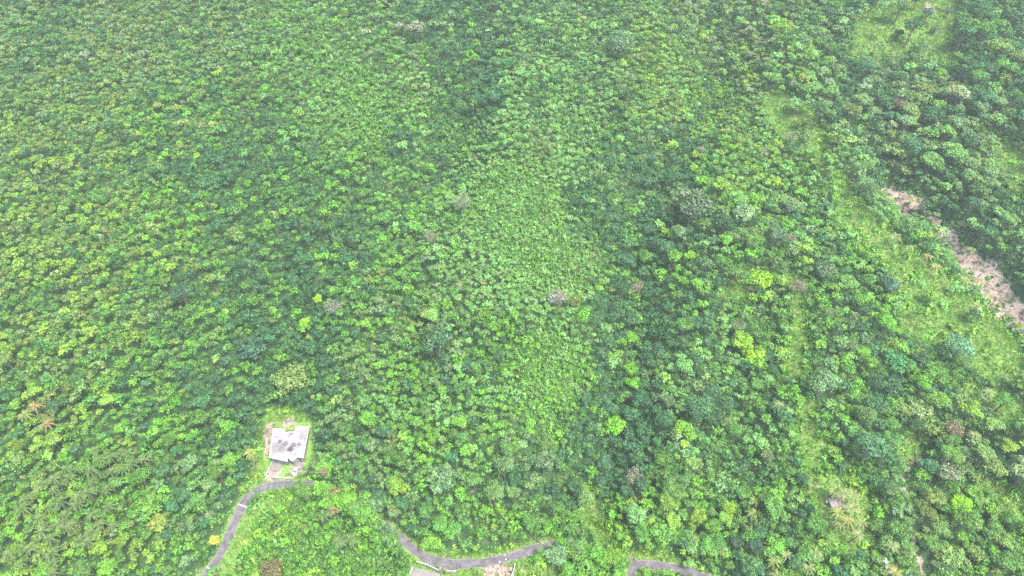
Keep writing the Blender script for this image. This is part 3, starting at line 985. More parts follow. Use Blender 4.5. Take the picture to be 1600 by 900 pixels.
diam, hgt = np.append(diam, e_[:, 3]), np.append(hgt, e_[:, 4])
keep, keep2 = [np.append(k_, np.zeros(len(e_), bool)) for k_ in (keep, keep2)]
low = np.append(low, np.ones(len(e_)))
for i in range(nx, len(X)):
    chosen.append(i)
    grid.setdefault((int(X[i] // cell), int(Y[i] // cell)), []).append((X[i], Y[i], diam[i] / 2))
n_main = len(chosen)
# a lower storey of young trees closes the gaps
for i in gs.permutation(len(X)):
    if not keep2[i] or low[i] > 0.6:
        continue
    r = gs.uniform(0.85, 1.5)
    if blocked(X[i], Y[i], r, 0.62):
        continue
    grid.setdefault((int(X[i] // cell), int(Y[i] // cell)), []).append((X[i], Y[i], r))
    chosen.append(i)
    diam[i], hgt[i] = 2 * r, max(2.6, hgt[i] * gs.uniform(0.45, 0.7))
chosen = np.array(chosen)
cpx, cpy, cd = project(X, Y, Z + hgt - 0.4 * diam)
TX, TY, TZ, TD, TH = X[chosen], Y[chosen], Z[chosen], diam[chosen], hgt[chosen]
TPX, TPY, TDE = cpx[chosen], cpy[chosen], cd[chosen]
# colour: sample the class with some spatial clustering
zw = zone(TPX + 10 * wob(TX, TY, 18, 5), TPY + 10 * wob(TX, TY, 17, 15))[2]
gul = np.minimum(seg_dist(TPX, TPY, RELIEF[0][0]), seg_dist(TPX, TPY, RELIEF[1][0]))
zw[:, 0] += 0.6 * np.exp(-(gul / 42) ** 2)  # more dark green trees along the gullies, relief shade put into their colour
zw[:, KEYS.index('B')] += 0.22 * np.exp(-(gul / 50) ** 2)
zw[:, KEYS.index('T')] += 0.22 * np.exp(-(seg_dist(TPX, TPY, RELIEF[2][0]) / 80) ** 2)
rid = np.exp(-(np.minimum(seg_dist(TPX, TPY, RELIEF[3][0]), seg_dist(TPX, TPY, [(1180, 60), (1190, 200), (1240, 330)])) / 65) ** 2) + 0.7 * np.exp(-(seg_dist(TPX, TPY, RELIEF[5][0]) / 50) ** 2)
zw[:, 0] *= 1 - 0.7 * np.minimum(rid, 1)
zw[:, KEYS.index('T')] += 0.3 * rid
zw[:, KEYS.index('Y')] += 0.22 * rid
score = np.log(zw + 1e-4) + 0.65 * gs.gumbel(size=zw.shape)
for k in range(len(KEYS)):      # neighbours of one kind tend to stand together
    score[:, k] += 1.0 * wob(TX + 37 * k, TY - 53 * k, 17 + 2 * k, (3 * k) % 20, 4)
cls = score.argmax(1)
tcol = PALC[cls] * np.exp(gs.normal(size=(len(cls), 1)) * 0.12) * np.exp(gs.normal(size=(len(cls), 3)) * np.array([0.055, 0.04, 0.12]))
form = gs.choice(4, len(cls), p=[0.36, 0.36, 0.12, 0.16])
print("trees", len(TX), n_main)

# the trees that show largest become objects of their own
N_SINGLE = 300 - len(NOTABLE)
inframe = (TPX > 8) & (TPX < 1592) & (TPY > 8) & (TPY < 892)
show = np.where(inframe, TD * F / TDE, 0)
single = np.argsort(-show)[:N_SINGLE]
is_single = np.zeros(len(TX), bool)
is_single[single] = True

def merge(protos, P, S, sz, rot, col, which):
    """explicit copies of quad clouds: position P, xy scale S, z scale sz"""
    Qs, Ts = [], []
    for k, (Q, T) in enumerate(protos):
        m = np.where(which == k)[0]
        if not len(m):
            continue
        c, s = np.cos(rot[m])[:, None, None], np.sin(rot[m])[:, None, None]
        q = Q[None]
        x = (q[..., 0] * c - q[..., 1] * s) * S[m][:, None, None] + P[m, 0][:, None, None]
        y = (q[..., 0] * s + q[..., 1] * c) * S[m][:, None, None] + P[m, 1][:, None, None]
        z = q[..., 2] * sz[m][:, None, None] + P[m, 2][:, None, None]
        Qs.append(np.stack([x, y, z], -1).astype(np.float32).reshape(-1, 4, 3))
        Ts.append((T[None] * col[m][:, None, :]).astype(np.float32).reshape(-1, 3))
    return np.concatenate(Qs), np.concatenate(Ts)

allp = [p for f_ in FORMS for p in LO[f_]]
rest = ~is_single
which = form[rest] * 5 + gs.integers(0, 5, rest.sum())
r_ = TD[rest] / 2
crown_h = r_ * gs.uniform(1.0, 1.45, len(r_))
P = np.column_stack([TX[rest], TY[rest], TZ[rest] + np.maximum(0.2, TH[rest] - crown_h * 1.25)])
Q, T = merge(allp, P, r_ * 1.12, crown_h, gs.uniform(0, 6.28, len(r_)), tcol[rest], which)
# plain slender trunks under them
tr_q, tr_t = [], []
for (x, y, z), ground_z, rr in zip(P, TZ[rest], r_):
    if rr < 2.3:
        continue
    w = 0.07 * rr
    dx, dy = gs.normal(size=2) * 0.35
    b_ = np.array([[x - dx - w, y - dy - w, ground_z - .3], [x - dx + w, y - dy - w, ground_z - .3], [x - dx, y - dy + w, ground_z - .3]])
    t_ = np.array([[x - w * .5, y - w * .5, z + rr * .6], [x + w * .5, y - w * .5, z + rr * .6], [x, y + w * .5, z + rr * .6]])
    for k in range(3):
        tr_q.append([b_[k], b_[(k + 1) % 3], t_[(k + 1) % 3], t_[k]])
        tr_t.append((.45, .42, .36))
nq = len(Q)
Q = np.concatenate([Q, np.array(tr_q, np.float32)])
T = np.concatenate([T, np.array(tr_t, np.float32)])
mi = np.zeros(len(Q), np.int32); mi[nq:] = 1
forest = link("forest", np_mesh("forest", Q, [M_leaf, M_bark], T, matidx=mi))
tag(forest, "dense mixed tropical forest covering the hillside in many greens", kind='stuff')
print("forest quads", len(Q))
del Q, T

# ------------------------------------------------------------------ undergrowth and grass
def bush(g, n, ls, asp, spread=0.8, hi=0.8):
    d = g.normal(size=(n, 3)); d[:, 2] = np.abs(d[:, 2]) + 0.3
    d /= np.linalg.norm(d, axis=1)[:, None]
    P = d * np.array([spread, spread, hi]) * g.uniform(0.6, 1.05, (n, 1))
    nn = d + g.normal(size=(n, 3)) * 0.55
    q = leaf_quads(P, nn, ls, asp, g)
    t = np.exp(g.normal(size=(n, 1)) * 0.28)
    hue = g.normal(size=(n, 1)) * 0.08
    return q, np.concatenate([t * (1 + hue), t, t * (1 - hue)], 1)
BUSH = [bush(gp, 24, 0.30, 0.6) for _ in range(4)] + [bush(gp, 22, 0.46, 0.26) for _ in range(4)]
gu = np.random.default_rng(5)
UX, UY, UZ, UPX, UPY, UD = scatter(2.1, gu)
n_wide = len(UX)
fine_ = scatter(1.25, gu)
fm = (area_value(LOW, fine_[3], fine_[4], 14) > -6) & (area_value(GRASS, fine_[3], fine_[4], 5) < 0)
UX, UY, UZ, UPX, UPY, UD = [np.concatenate([a_, b_[fm]]) for a_, b_ in zip((UX, UY, UZ, UPX, UPY, UD), fine_)]
is_fine = np.arange(len(UX)) >= n_wide
um = (road_dist(UX, UY) > 2.3)
hin = sdf(UPX, UPY, FOOT); bin_ = sdf(UPX, UPY, BOT)
gin = area_value(GRASS, UPX, UPY, 5)
ein = area_value(EARTH, UPX, UPY, 4)
um &= (hin < -2) & (bin_ < -2) & ((ein < 1) | ((wob(UX, UY, 13, 2) > 0.0) & (gu.random(len(UX)) < 0.6)))
um &= (gu.random(len(UX)) < 0.8 + 0.2 * smooth(-14, 14, area_value(LOW, UPX, UPY, 12)))
um &= ~((gin > 4) & (gu.random(len(UX)) > 0.24 + 0.42 * wob(UX, UY, 16, 9)))
for p in PATHS:
    um &= seg_dist(UX, UY, [tuple(q) for q in p]) > 1.0
UX, UY, UZ, UPX, UPY, gin, is_fine = [a_[um] for a_ in (UX, UY, UZ, UPX, UPY, gin, is_fine)]
lowu = smooth(-14, 14, area_value(LOW, UPX, UPY, 12))
uw = zone(UPX, UPY)[2] + 0.0
uw[gin > 0] = 0
uw[gin > 0, KEYS.index('Y')] += 0.6
uw[gin > 0, KEYS.index('M')] += 0.15
uw[:, KEYS.index('P')] *= 0.5
uw[:, KEYS.index('B')] += 0.25
uw[:, KEYS.index('T')] += 0.25 + 0.25 * lowu
ucls = pick(uw, gu)
ucol = PALC[ucls] * (1 + 0.3 * (gin > -4) )[:, None] * np.exp(gu.normal(size=(len(ucls), 1)) * 0.2)
us = gu.uniform(0.8, 1.8, len(UX)) * (1 + 0.35 * lowu * gu.random(len(UX)))
us[is_fine] *= gu.uniform(0.35, 0.7, is_fine.sum())
us[gin > 0] *= gu.uniform(0.5, 1.5, (gin > 0).sum())
Q, T = merge(BUSH, np.column_stack([UX, UY, UZ]), us, us * (0.9 + 0.7 * lowu), gu.uniform(0, 6.28, len(UX)), ucol,
             np.where(gu.random(len(UX)) < 0.35 + 0.4 * lowu, 4, 0) + gu.integers(0, 4, len(UX)))
und = link("undergrowth", np_mesh("undergrowth", Q, M_leaf, T))
tag(und, "tangle of vines, ferns and young plants between the trees", kind='stuff')
print("undergrowth quads", len(Q))

def tuft(g, n):
    an = g.uniform(0, 6.28, n)
    o_ = g.normal(size=(n, 2)) * 0.35
    tip = np.column_stack([np.cos(an), np.sin(an)]) * g.uniform(0.15, 0.5, (n, 1))
    w = np.column_stack([-np.sin(an), np.cos(an)]) * 0.07
    h = g.uniform(0.35, 0.9, n)
    b0 = np.column_stack([o_ - w, np.zeros(n)]); b1 = np.column_stack([o_ + w, np.zeros(n)])
    t1 = np.column_stack([o_ + tip + w * .3, h]); t0 = np.column_stack([o_ + tip - w * .3, h])
    t = np.exp(g.normal(size=(n, 1)) * 0.2)
    return np.stack([b0, b1, t1, t0], 1), np.repeat(t, 3, 1)
TUFT = [tuft(gp, 9) for _ in range(5)]
SX, SY, SZ, SPX, SPY, SD = scatter(0.85, gu)
gm_ = (area_value(GRASS, SPX, SPY, 6) > -5) & (area_value(EARTH, SPX, SPY, 4) < 2) & (road_dist(SX, SY) > 1.65) & (sdf(SPX, SPY, FOOT) < -1)
gm_ |= (area_value(EARTH, SPX, SPY, 4) > 0) & (gu.random(len(SX)) < 0.16) & (sdf(SPX, SPY, FOOT) < -2)
SX, SY, SZ, SPX, SPY = [a_[gm_] for a_ in (SX, SY, SZ, SPX, SPY)]
gc = np.array([(.08, .18, .025), (.11, .21, .03), (.15, .20, .05), (.18, .20, .075)])[gu.choice(4, len(SX), p=[.35, .35, .2, .1])]
ss = gu.uniform(0.7, 1.5, len(SX))
Q, T = merge(TUFT, np.column_stack([SX, SY, SZ]), ss, ss, gu.uniform(0, 6.28, len(SX)), gc, gu.integers(0, 5, len(SX)))
gr = link("grass", np_mesh("grass", Q, M_leaf, T))
tag(gr, "rough yellow-green grass on the clearings and verges", kind='stuff')
print("grass quads", len(Q))

# ------------------------------------------------------------------ names by landmark
LANDMARKS = [
    ("concrete house", 452, 692), ("white front garden wall", 433, 749), ("dry-centred round lime tree", 508, 728), ("bend of the upper road", 395, 776),
    ("lower end of the upper road", 330, 888), ("yellow-flowered tree", 336, 845), ("wide flat yellow-green tree", 232, 787), ("palm grove", 130, 730),
    ("golden palm", 37, 647), ("long road curve", 742, 880), ("rusty brown thicket", 425, 892), ("bright green lawn", 925, 805), ("hairpin road", 1000, 880),
    ("dry beige tree", 992, 746), ("vivid lime green tree", 960, 666), ("big lime yellow pair", 1170, 545), ("flat lime yellow tree", 1190, 432),
    ("green glade", 1245, 545), ("palm clearing", 1312, 800), ("dirt footpath", 1416, 750), ("brilliant round lime tree", 1500, 793),
    ("pale bare tree", 1482, 740), ("silvery feathery tree", 1495, 545), ("pale dirt scar", 1530, 430), ("upper dirt patch", 1408, 308),
    ("grassy ridge", 1440, 440), ("top clearing", 1420, 40), ("narrow grass strip", 1275, 215), ("huge grey-green tree", 1080, 325),
    ("pinkish leafless tree", 994, 452), ("pale vine slope", 830, 350), ("huge dark bluish tree", 682, 535), ("vivid yellow crown pair", 486, 486),
    ("pale straw coloured tree", 650, 46), ("dark feathery tree", 1092, 642), ("rusty brown flat tree", 1492, 668), ("white shed roof", 1386, 881),
    ("reddish brown tree", 1405, 166), ("broad olive valley tree", 452, 588), ("paved forecourt", 664, 892), ("bare earth patch", 780, 890),
]
ORD = ["first", "second", "third", "fourth", "fifth", "sixth", "seventh", "eighth", "ninth", "tenth", "eleventh", "twelfth",
       "thirteenth", "fourteenth", "fifteenth", "sixteenth", "seventeenth", "eighteenth", "nineteenth", "twentieth"]
def place_names(px, py, what, members, used):
    """a phrase for each of members that counts outwards from a landmark among all things of the same look"""
    px, py = np.asarray(px), np.asarray(py)
    cand = {i: [] for i in members}
    what = np.asarray(what)
    for nm, lx, ly in LANDMARKS:
        dx, dy = px - lx, py - ly
        dist = np.hypot(dx, dy)
        side = np.where(np.abs(dy) > np.abs(dx), np.where(dy < 0, 0, 1), np.where(dx < 0, 2, 3))
        for wname in set(what):
            for s in range(4):
                idx = np.where((what == wname) & (side == s) & (dist > 6) & (dist < 420))[0]
                for rank, i in enumerate(idx[np.argsort(dist[idx])][:20]):
                    if i in cand:
                        cand[i].append((rank + dist[i] / 60.0, rank, nm, s))
    out = {}
    sides = ["uphill of the {}", "downhill of the {}", "left of the {}", "right of the {}"]
    for i in members:
        for score, rank, nm, s in sorted(cand[i]):
            ph = f"{ORD[rank]} {what[i]} {sides[s].format(nm)}"
            if ph not in used:
                used.add(ph)
                out[i] = ph
                break
        else:
            out[i] = None
    return out
used = set()
def size_word(d):
    return "small" if d < 4.6 else ("mid-sized" if d < 6.6 else "large")
what = [f"{size_word(d)} {PAL[KEYS[c]][1]} tree" for d, c in zip(TD, cls)]
names = place_names(TPX, TPY, what, list(single), used)

# ------------------------------------------------------------------ single trees
crown_me = {f_: [np_mesh("crown", q, M_leaf, t) for q, t in HI[f_]] for f_ in FORMS}
trunk_me = []
for k in range(5):
    q = np.array(trunk_quads(gp, 1.0, 0.045, 6, 0.33))
    trunk_me.append(np_mesh("trunk", q, M_bark, np.ones((len(q), 3)) * gp.uniform(0.7, 1.2)))

def make_tree(name, x, y, z, d, h, col, form_, label, group=None, cat="tree", k=None):
    root = empty(name, (x, y, z), float(gs.uniform(0, 6.28)))
    tag(root, label, cat, group)
    r = d / 2
    ch = r * float(gs.uniform(0.9, 1.2))
    zb = max(0.3, h - ch * 1.25)
    t = link("trunk", trunk_me[gs.integers(0, 5)], root)
    t.scale = (d * 0.9 + 0.5, d * 0.9 + 0.5, zb + ch * 0.55)
    c = link("crown", crown_me[form_][gs.integers(0, 4) if k is None else k], root, (0, 0, zb))
    c.scale = (r * 1.1, r * 1.1, ch)
    c.color = (*[float(v_) for v_ in col], 1)
    return root

GROUP_T = "broadleaf trees of the hillside"
for i in single:
    lab = names.get(i) or f"{what[i]} deep in the hillside forest"
    make_tree("broadleaf_tree", float(TX[i]), float(TY[i]), float(TZ[i]), float(TD[i]), float(TH[i]), tcol[i], FORMS[form[i]], lab, GROUP_T)
for (px, py, d, h, col, f_, lab) in NOTABLE:
    if col[0] > .18 and col[1] > 1.15 * col[0]:
        col = (col[0] * .56, col[1] * .82, col[2])
    h = min(h, 3.5 + 1.15 * d)
    x, y, z = at(px, py, h - 0.35 * d)
    make_tree("broadleaf_tree", x, y, z, d, h, col, f_, lab, GROUP_T)

# bare trees: trunk with forking branches, and a crown of twigs
def bare_parts(g, h, r):
    tq, bq = [], []
    tq += tube([(0, 0, -.5), (g.normal() * .15, g.normal() * .15, h * .3), (0, 0, h * .55)], [0.26, 0.2, 0.14], 6)
    ends = []
    for k in range(8):
        an = k / 8 * 6.283 + g.uniform(-.3, .3)
        s = np.array([0, 0, h * g.uniform(.35, .55)])
        rr = r * g.uniform(.45, .8)
        e = np.array([rr * math.cos(an), rr * math.sin(an), h * g.uniform(.75, .98)])
        m = s * .5 + e * .5 + np.array([0, 0, h * .06])
        bq += tube([s, m, e], [.13, .09, .05], 4)
        ends += [(m, e)]
    for m, e in ends:
        for j in range(9):
            s = m + (e - m) * g.uniform(0.2, 1.0)
            v_ = g.normal(size=3) * r * .3
            v_[2] = abs(v_[2]) * .8
            e2 = s + v_
            bq += tube([s, e2], [.06, .03], 3)
            for _ in range(6):
                s3 = s + (e2 - s) * g.uniform(.3, 1)
                v3 = g.normal(size=3) * r * .16
                bq += tube([s3, s3 + v3], [.05, .022], 3)
    return np.array(tq), np.array(bq)
M_pale, N, L = mat("dry_bark")
oi = N.new("ShaderNodeObjectInfo")
nf = noise(N, L, obj_pos(N), 2.0)
finish(N, L, mix(N, L, 1.0, oi.outputs['Color'], ramp(N, L, nf, [(0.3, (.55, .55, .55)), (0.7, (1, 1, 1))]), 'MULTIPLY'), 0.9)
for (px, py, d, h, col, lab) in BARE:
    x, y, z = at(px, py, h * 0.75)
    root = empty("bare_tree", (x, y, z), random.uniform(0, 6))
    tag(root, lab, "tree", "leafless trees in the forest")
    tq, bq = bare_parts(gp, h, d / 2)
    for nm, q in (("trunk", tq), ("branches", bq)):
        o_ = link(nm, np_mesh(nm, q, M_pale), root)
        o_.color = (col[0] * .36, col[1] * .40, col[2] * .27, 1)
    # some dry leaves still hang on
    lv, lt = lobe_crown(gp, 12, 0.34, 0.6, 9, 0.085, 0.3)
    o_ = link("dry_leaves", np_mesh("dry_leaves", lv * np.array([d / 2, d / 2, d / 2]) + np.array([0, 0, h * .62]), M_leaf, lt), root)
    o_.color = (col[0] * .27, col[1] * .33, col[2] * .2, 1)

# ------------------------------------------------------------------ palms
def palm_crown(g, nf=17, ln=3.3):
    Q, T = [], []
    for k in range(nf):
        an = k * 2.4 + g.uniform(-.2, .2)
        el = g.uniform(0.05, 0.95) if k > 4 else g.uniform(0.7, 1.25)
        l_ = ln * g.uniform(.85, 1.1)
        n = 12
        s = np.linspace(0, 1, n)
        hor = l_ * (s * math.cos(el * .8) + 0.0)
        ver = l_ * (s * math.sin(el) * .75 - 0.62 * s ** 2.2)
        dirv = np.array([math.cos(an), math.sin(an)])
        sidev = np.array([-math.sin(an), math.cos(an)])
        pts = np.column_stack([hor[:, None] * dirv, ver])
        tint = g.uniform(.75, 1.25)
        rach = np.array([1.15, 1.05, .9]) * tint * 1.1
        for i in range(n - 1):
            w = .07 * (1 - s[i]) + .02
            sv = np.append(sidev * w, 0)
            Q.append([pts[i] - sv, pts[i] + sv, pts[i + 1] + sv * .9, pts[i + 1] - sv * .9]); T.append(rach)
        for i in range(1, n):
            ll = 0.56 * math.sin(min(1, s[i] * 1.6 + .25) * 1.57) * (1.05 - .55 * s[i]) * g.uniform(.85, 1.15)
            fw = np.append(dirv, (ver[i] - ver[i - 1]) / (hor[i] - hor[i - 1] + 1e-6))
            fw = fw / np.linalg.norm(fw)
            for sg in (-1, 1):
                tip = pts[i] + np.append(sidev * sg, 0) * ll * .82 + fw * ll * .42 + np.array([0, 0, -ll * .38])
                b_ = fw * 0.10
                Q.append([pts[i] - b_, pts[i] + b_, tip + b_ * .35, tip - b_ * .35])
                T.append(np.ones(3) * tint * g.uniform(.8, 1.2))
    return np.array(Q), np.array(T)
PALM_ME = []
for k in range(6):
    q, t = palm_crown(gp, int(gp.integers(12, 16)), 3.3)
    PALM_ME.append(np_mesh("crown", q, M_leaf, t))
PTRUNK = []
for k in range(3):
    b_ = gp.normal(size=2) * .5
    pts = [(b_[0] * (1 - s_) ** 2, b_[1] * (1 - s_) ** 2, s_) for s_ in np.linspace(-.08, 1, 7)]
    q = np.array(tube(pts, [.22, .18, .16, .15, .14, .13, .13], 6))
    PTRUNK.append(np_mesh("trunk", q, M_bark, np.ones((len(q), 3)) * 1.1))
HUE = {'g': [(.085, .140, .038), (.075, .138, .034), (.10, .148, .046)], 'p': [(.165, .205, .075), (.15, .20, .06)], 'y': [(.20, .215, .06), (.18, .21, .055)], 'b': [(.22, .17, .07), (.20, .165, .065)]}
HW = {'g': 'olive green', 'p': 'pale green', 'y': 'yellowish', 'b': 'browned'}
ppx = [p[0] for p in PALMS]; ppy = [p[1] for p in PALMS]
pw = [f"{HW[p[2]]} coconut palm" for p in PALMS]
pnames = place_names(ppx, ppy, pw, list(range(len(PALMS))), used)
for i, (px, py, hue) in enumerate(PALMS):
    h = float(gs.uniform(7.5, 11)) if px < 600 else float(gs.uniform(6, 9))
    x, y, z = at(px, py, h)
    root = empty("coconut_palm", (x, y, z), float(gs.uniform(0, 6.28)))
    tag(root, pnames[i] or f"{pw[i]} among other palms on the slope", "palm", "coconut palms")
    t = link("trunk", PTRUNK[gs.integers(0, 3)], root); t.scale = (1, 1, h)
    c = link("crown", PALM_ME[gs.integers(0, 6)], root, (0, 0, h - 0.1))
    s_ = float(gs.uniform(.82, 1.12)); c.scale = (s_, s_, s_)
    cc_ = HUE[hue][gs.integers(0, len(HUE[hue]))]
    c.color = (*cc_, 1)

# ------------------------------------------------------------------ concrete house
def ray_plane(px, py, z):
    d = rays(px, py)
    t = (z - CAM_H) / d[2]
    return np.array([d[0] * t, d[1] * t])
RZ = HOUSE_Z + 3.7
ROOF_PX = [(426.5, 669.7), (444.4, 670.7), (445.2, 675.5), (460.8, 675), (462.3, 666), (483.3, 667.3), (474.2, 716), (464.5, 714.5), (461.5, 717.5), (458, 721),
           (453.5, 719.5), (449.8, 714.8), (449, 721.7), (420.5, 715)]
roof_w = np.array([ray_plane(a_, b_, RZ) for a_, b_ in ROOF_PX])
hc = roof_w.mean(0)
house = empty("concrete_house", (hc[0], hc[1], HOUSE_Z))
tag(house, "unfinished flat-roofed concrete house with stained white roof in a clearing by the road", "house")
rl = roof_w - hc
def inset(poly, d):
    """shrink a polygon towards the inside by d"""
    n = len(poly); out = []
    area = sum(poly[i][0] * poly[(i + 1) % n][1] - poly[(i + 1) % n][0] * poly[i][1] for i in range(n))
    sg = 1 if area > 0 else -1
    for i in range(n):
        p0, p1, p2 = np.array(poly[i - 1]), np.array(poly[i]), np.array(poly[(i + 1) % n])
        e1 = (p1 - p0) / np.linalg.norm(p1 - p0); e2 = (p2 - p1) / np.linalg.norm(p2 - p1)
        n1 = sg * np.array([-e1[1], e1[0]]); n2 = sg * np.array([-e2[1], e2[0]])
        b_ = n1 + n2
        b_ = b_ / max(0.35, (b_ @ n1))
        out.append(p1 + b_ * d)
    return np.array(out)
M_roof, N, L = mat("roof_slab")
p_ = obj_pos(N)
na = noise(N, L, p_, 0.45, 6, 0.7)
nb = noise(N, L, p_, 2.2, 5, 0.7)
wash = ramp(N, L, mix(N, L, 0.45, na, nb), [(0.37, (.075, .064, .064)), (0.44, (.145, .13, .13)), (0.52, (.185, .172, .174)), (0.62, (.205, .196, .199))])
def stain(cx, cy_, r_, k):
    vm = N.new("ShaderNodeVectorMath"); vm.operation = 'SUBTRACT'
    L.new(p_, vm.inputs[0]); vm.inputs[1].default_value = (cx, cy_, 0)
    vs = N.new("ShaderNodeVectorMath"); vs.operation = 'MULTIPLY'
    L.new(vm.outputs[0], vs.inputs[0]); vs.inputs[1].default_value = (1, 1, 0)
    ln_ = N.new("ShaderNodeVectorMath"); ln_.operation = 'LENGTH'
    L.new(vs.outputs[0], ln_.inputs[0])
    d_ = math_node(N, L, 'DIVIDE', ln_.outputs['Value'], r_)
    d_ = math_node(N, L, 'ADD', d_, math_node(N, L, 'MULTIPLY', math_node(N, L, 'SUBTRACT', nb, 0.5), 2.4))
    return math_node(N, L, 'MULTIPLY', ramp(N, L, d_, [(0.75, (1, 1, 1)), (1.1, (0, 0, 0))]), k)
cur = wash
for (sx, sy, r_, k) in ((453.5, 702, 1.4, 1.0), (437, 690, 1.0, .8), (446, 693, 1.3, .7), (458, 696, 1.2, .75), (433, 699, 2.6, .4), (442, 701, 2.0, .4), (467, 694, 1.0, .6), (455, 677, 1.0, .6), (478, 676, 2.2, .25)):
    q = ray_plane(sx, sy, RZ) - hc
    cur = mix(N, L, stain(float(q[0]), float(q[1]), r_, k), cur, (.045, .038, .042))
finish(N, L, cur, 0.9, nb, 0.02)
bm = bmesh.new()
prism(bm, rl, 3.38, 3.70)
roof = link("roof", bm_mesh("roof", bm, M_roof), house)
bm = bmesh.new()       # low raised rim round the slab
outer, inner = inset(rl, -0.04), inset(rl, 0.22)
n = len(rl)
for i in range(n):
    j = (i + 1) % n
    vs = [bm.verts.new((*outer[i], 3.62)), bm.verts.new((*outer[j], 3.62)), bm.verts.new((*outer[j], 3.86)), bm.verts.new((*outer[i], 3.86)),
          bm.verts.new((*inner[i], 3.69)), bm.verts.new((*inner[j], 3.69)), bm.verts.new((*inner[j], 3.86)), bm.verts.new((*inner[i], 3.86))]
    for f in ((0, 1, 2, 3), (5, 4, 7, 6), (3, 2, 6, 7)):
        bm.faces.new([vs[k] for k in f])
link("rim", bm_mesh("rim", bm, M_white), roof)
wl_ = inset(rl, 0.45)
bm = bmesh.new()
prism(bm, wl_, -0.3, 3.38)
wall = link("wall", bm_mesh("wall", bm, M_grey), house)
# windows along the side that faces the trees, and the front
def wall_panel(name, m, i, s0, s1, z0, z1, out=0.03, th=0.09, parent=None):
    a_, b_ = wl_[i], wl_[(i + 1) % n]
    e = (b_ - a_) / np.linalg.norm(b_ - a_)
    c_ = wl_.mean(0)
    nr = np.array([e[1], -e[0]])
    if nr @ ((a_ + b_) / 2 - c_) < 0: nr = -nr
    L_ = np.linalg.norm(b_ - a_)
    p0, p1 = a_ + e * L_ * s0, a_ + e * L_ * s1
    q = [p0 - nr * th, p1 - nr * th, p1 + nr * out, p0 + nr * out]
    bm = bmesh.new(); prism(bm, q, z0, z1)
    return link(name, bm_mesh(name, bm, m), parent or house)
for s0, s1 in ((.10, .24), (.38, .52), (.66, .80)):
    w = wall_panel("window", M_white, 5, s0, s1, 1.0, 2.3, 0.04)
    wall_panel("pane", M_glass, 5, s0 + .012, s1 - .012, 1.1, 2.2, 0.06, 0.02, parent=w)
for s0, s1 in ((.12, .30), (.62, .84)):
    w = wall_panel("window", M_white, 12, s0, s1, 1.0, 2.3, 0.04)
    wall_panel("pane", M_glass, 12, s0 + .02, s1 - .02, 1.1, 2.2, 0.06, 0.02, parent=w)
wall_panel("door", M_dark, 6, .3, .7, 0.0, 2.2, 0.05)
for (px, py) in ((459, 722), (472, 719)):
    q = ray_plane(px, py, HOUSE_Z + 1.5) - hc
    bm = bmesh.new()
    prism(bm, [(q[0] + .18 * math.cos(t_), q[1] + .18 * math.sin(t_)) for t_ in np.arange(8) * math.pi / 4], 0, 3.35)
    link("porch_column", bm_mesh("porch_column", bm, M_white), house)

# paved yard, garden wall, side fence, rubble, car
def flat_poly(name, pix, z, m, th=0.12):
    q = [ray_plane(a_, b_, z) for a_, b_ in pix]
    bm = bmesh.new(); prism(bm, q, z - th, z)
    return link(name, bm_mesh(name, bm, m))
tag(flat_poly("driveway", [(427, 722), (438, 724), (441, 735), (428, 741), (418, 748), (414, 747)], HOUSE_Z + 0.06, M_conc, .5), kind='structure')
tag(flat_poly("porch_floor", [(456, 722), (475, 718), (474, 730), (459, 733)], HOUSE_Z + 0.10, M_conc, .4), kind='structure')

def wall_run(name, pix, z, h, th, m, label, cat, coping=True):
    pts = [ray_plane(a_, b_, z + h) for a_, b_ in pix]
    root = empty(name, (pts[0][0], pts[0][1], z)); tag(root, label, cat)
    bm = bmesh.new(); cp_ = bmesh.new()
    for a_, b_ in zip(pts[:-1], pts[1:]):
        e = (b_ - a_) / np.linalg.norm(b_ - a_); nn = np.array([-e[1], e[0]])
        a2, b2 = a_ - pts[0], b_ - pts[0]
        prism(bm, [a2 - nn * th / 2, b2 - nn * th / 2, b2 + nn * th / 2, a2 + nn * th / 2], -0.8, h - .08)
        k = th / 2 + .05
        prism(cp_, [a2 - nn * k - e * .03, b2 - nn * k + e * .03, b2 + nn * k + e * .03, a2 + nn * k - e * .03], h - .08, h)
    link("panel", bm_mesh("panel", bm, m), root)
    link("coping", bm_mesh("coping", cp_, M_white), root)
    return root
wall_run("garden_wall", [(416, 746), (418.5, 744.5), (453, 747), (454, 744)], HOUSE_Z, 1.0, .22, M_white, "white front garden wall between the house lawn and the road", "wall")
wall_run("garden_wall", [(425.5, 720), (416, 742)], HOUSE_Z, 0.9, .14, M_grey, "thin grey boundary wall beside the house driveway", "wall")

x, y, z = at(453, 659)
root = empty("rubble_heap", (x, y, z)); tag(root, "pale heap of broken concrete lumps behind the house", "rubble")
for k in range(11):
    bm = bmesh.new()
    bmesh.ops.create_icosphere(bm, subdivisions=1, radius=random.uniform(.22, .5))
    for v_ in bm.verts: v_.co *= random.uniform(.75, 1.2); v_.co.z *= .6
    o_ = link("lump", bm_mesh("lump", bm, M_conc), root, (random.uniform(-1.3, 1.3), random.uniform(-.8, .8), random.uniform(.05, .4)))

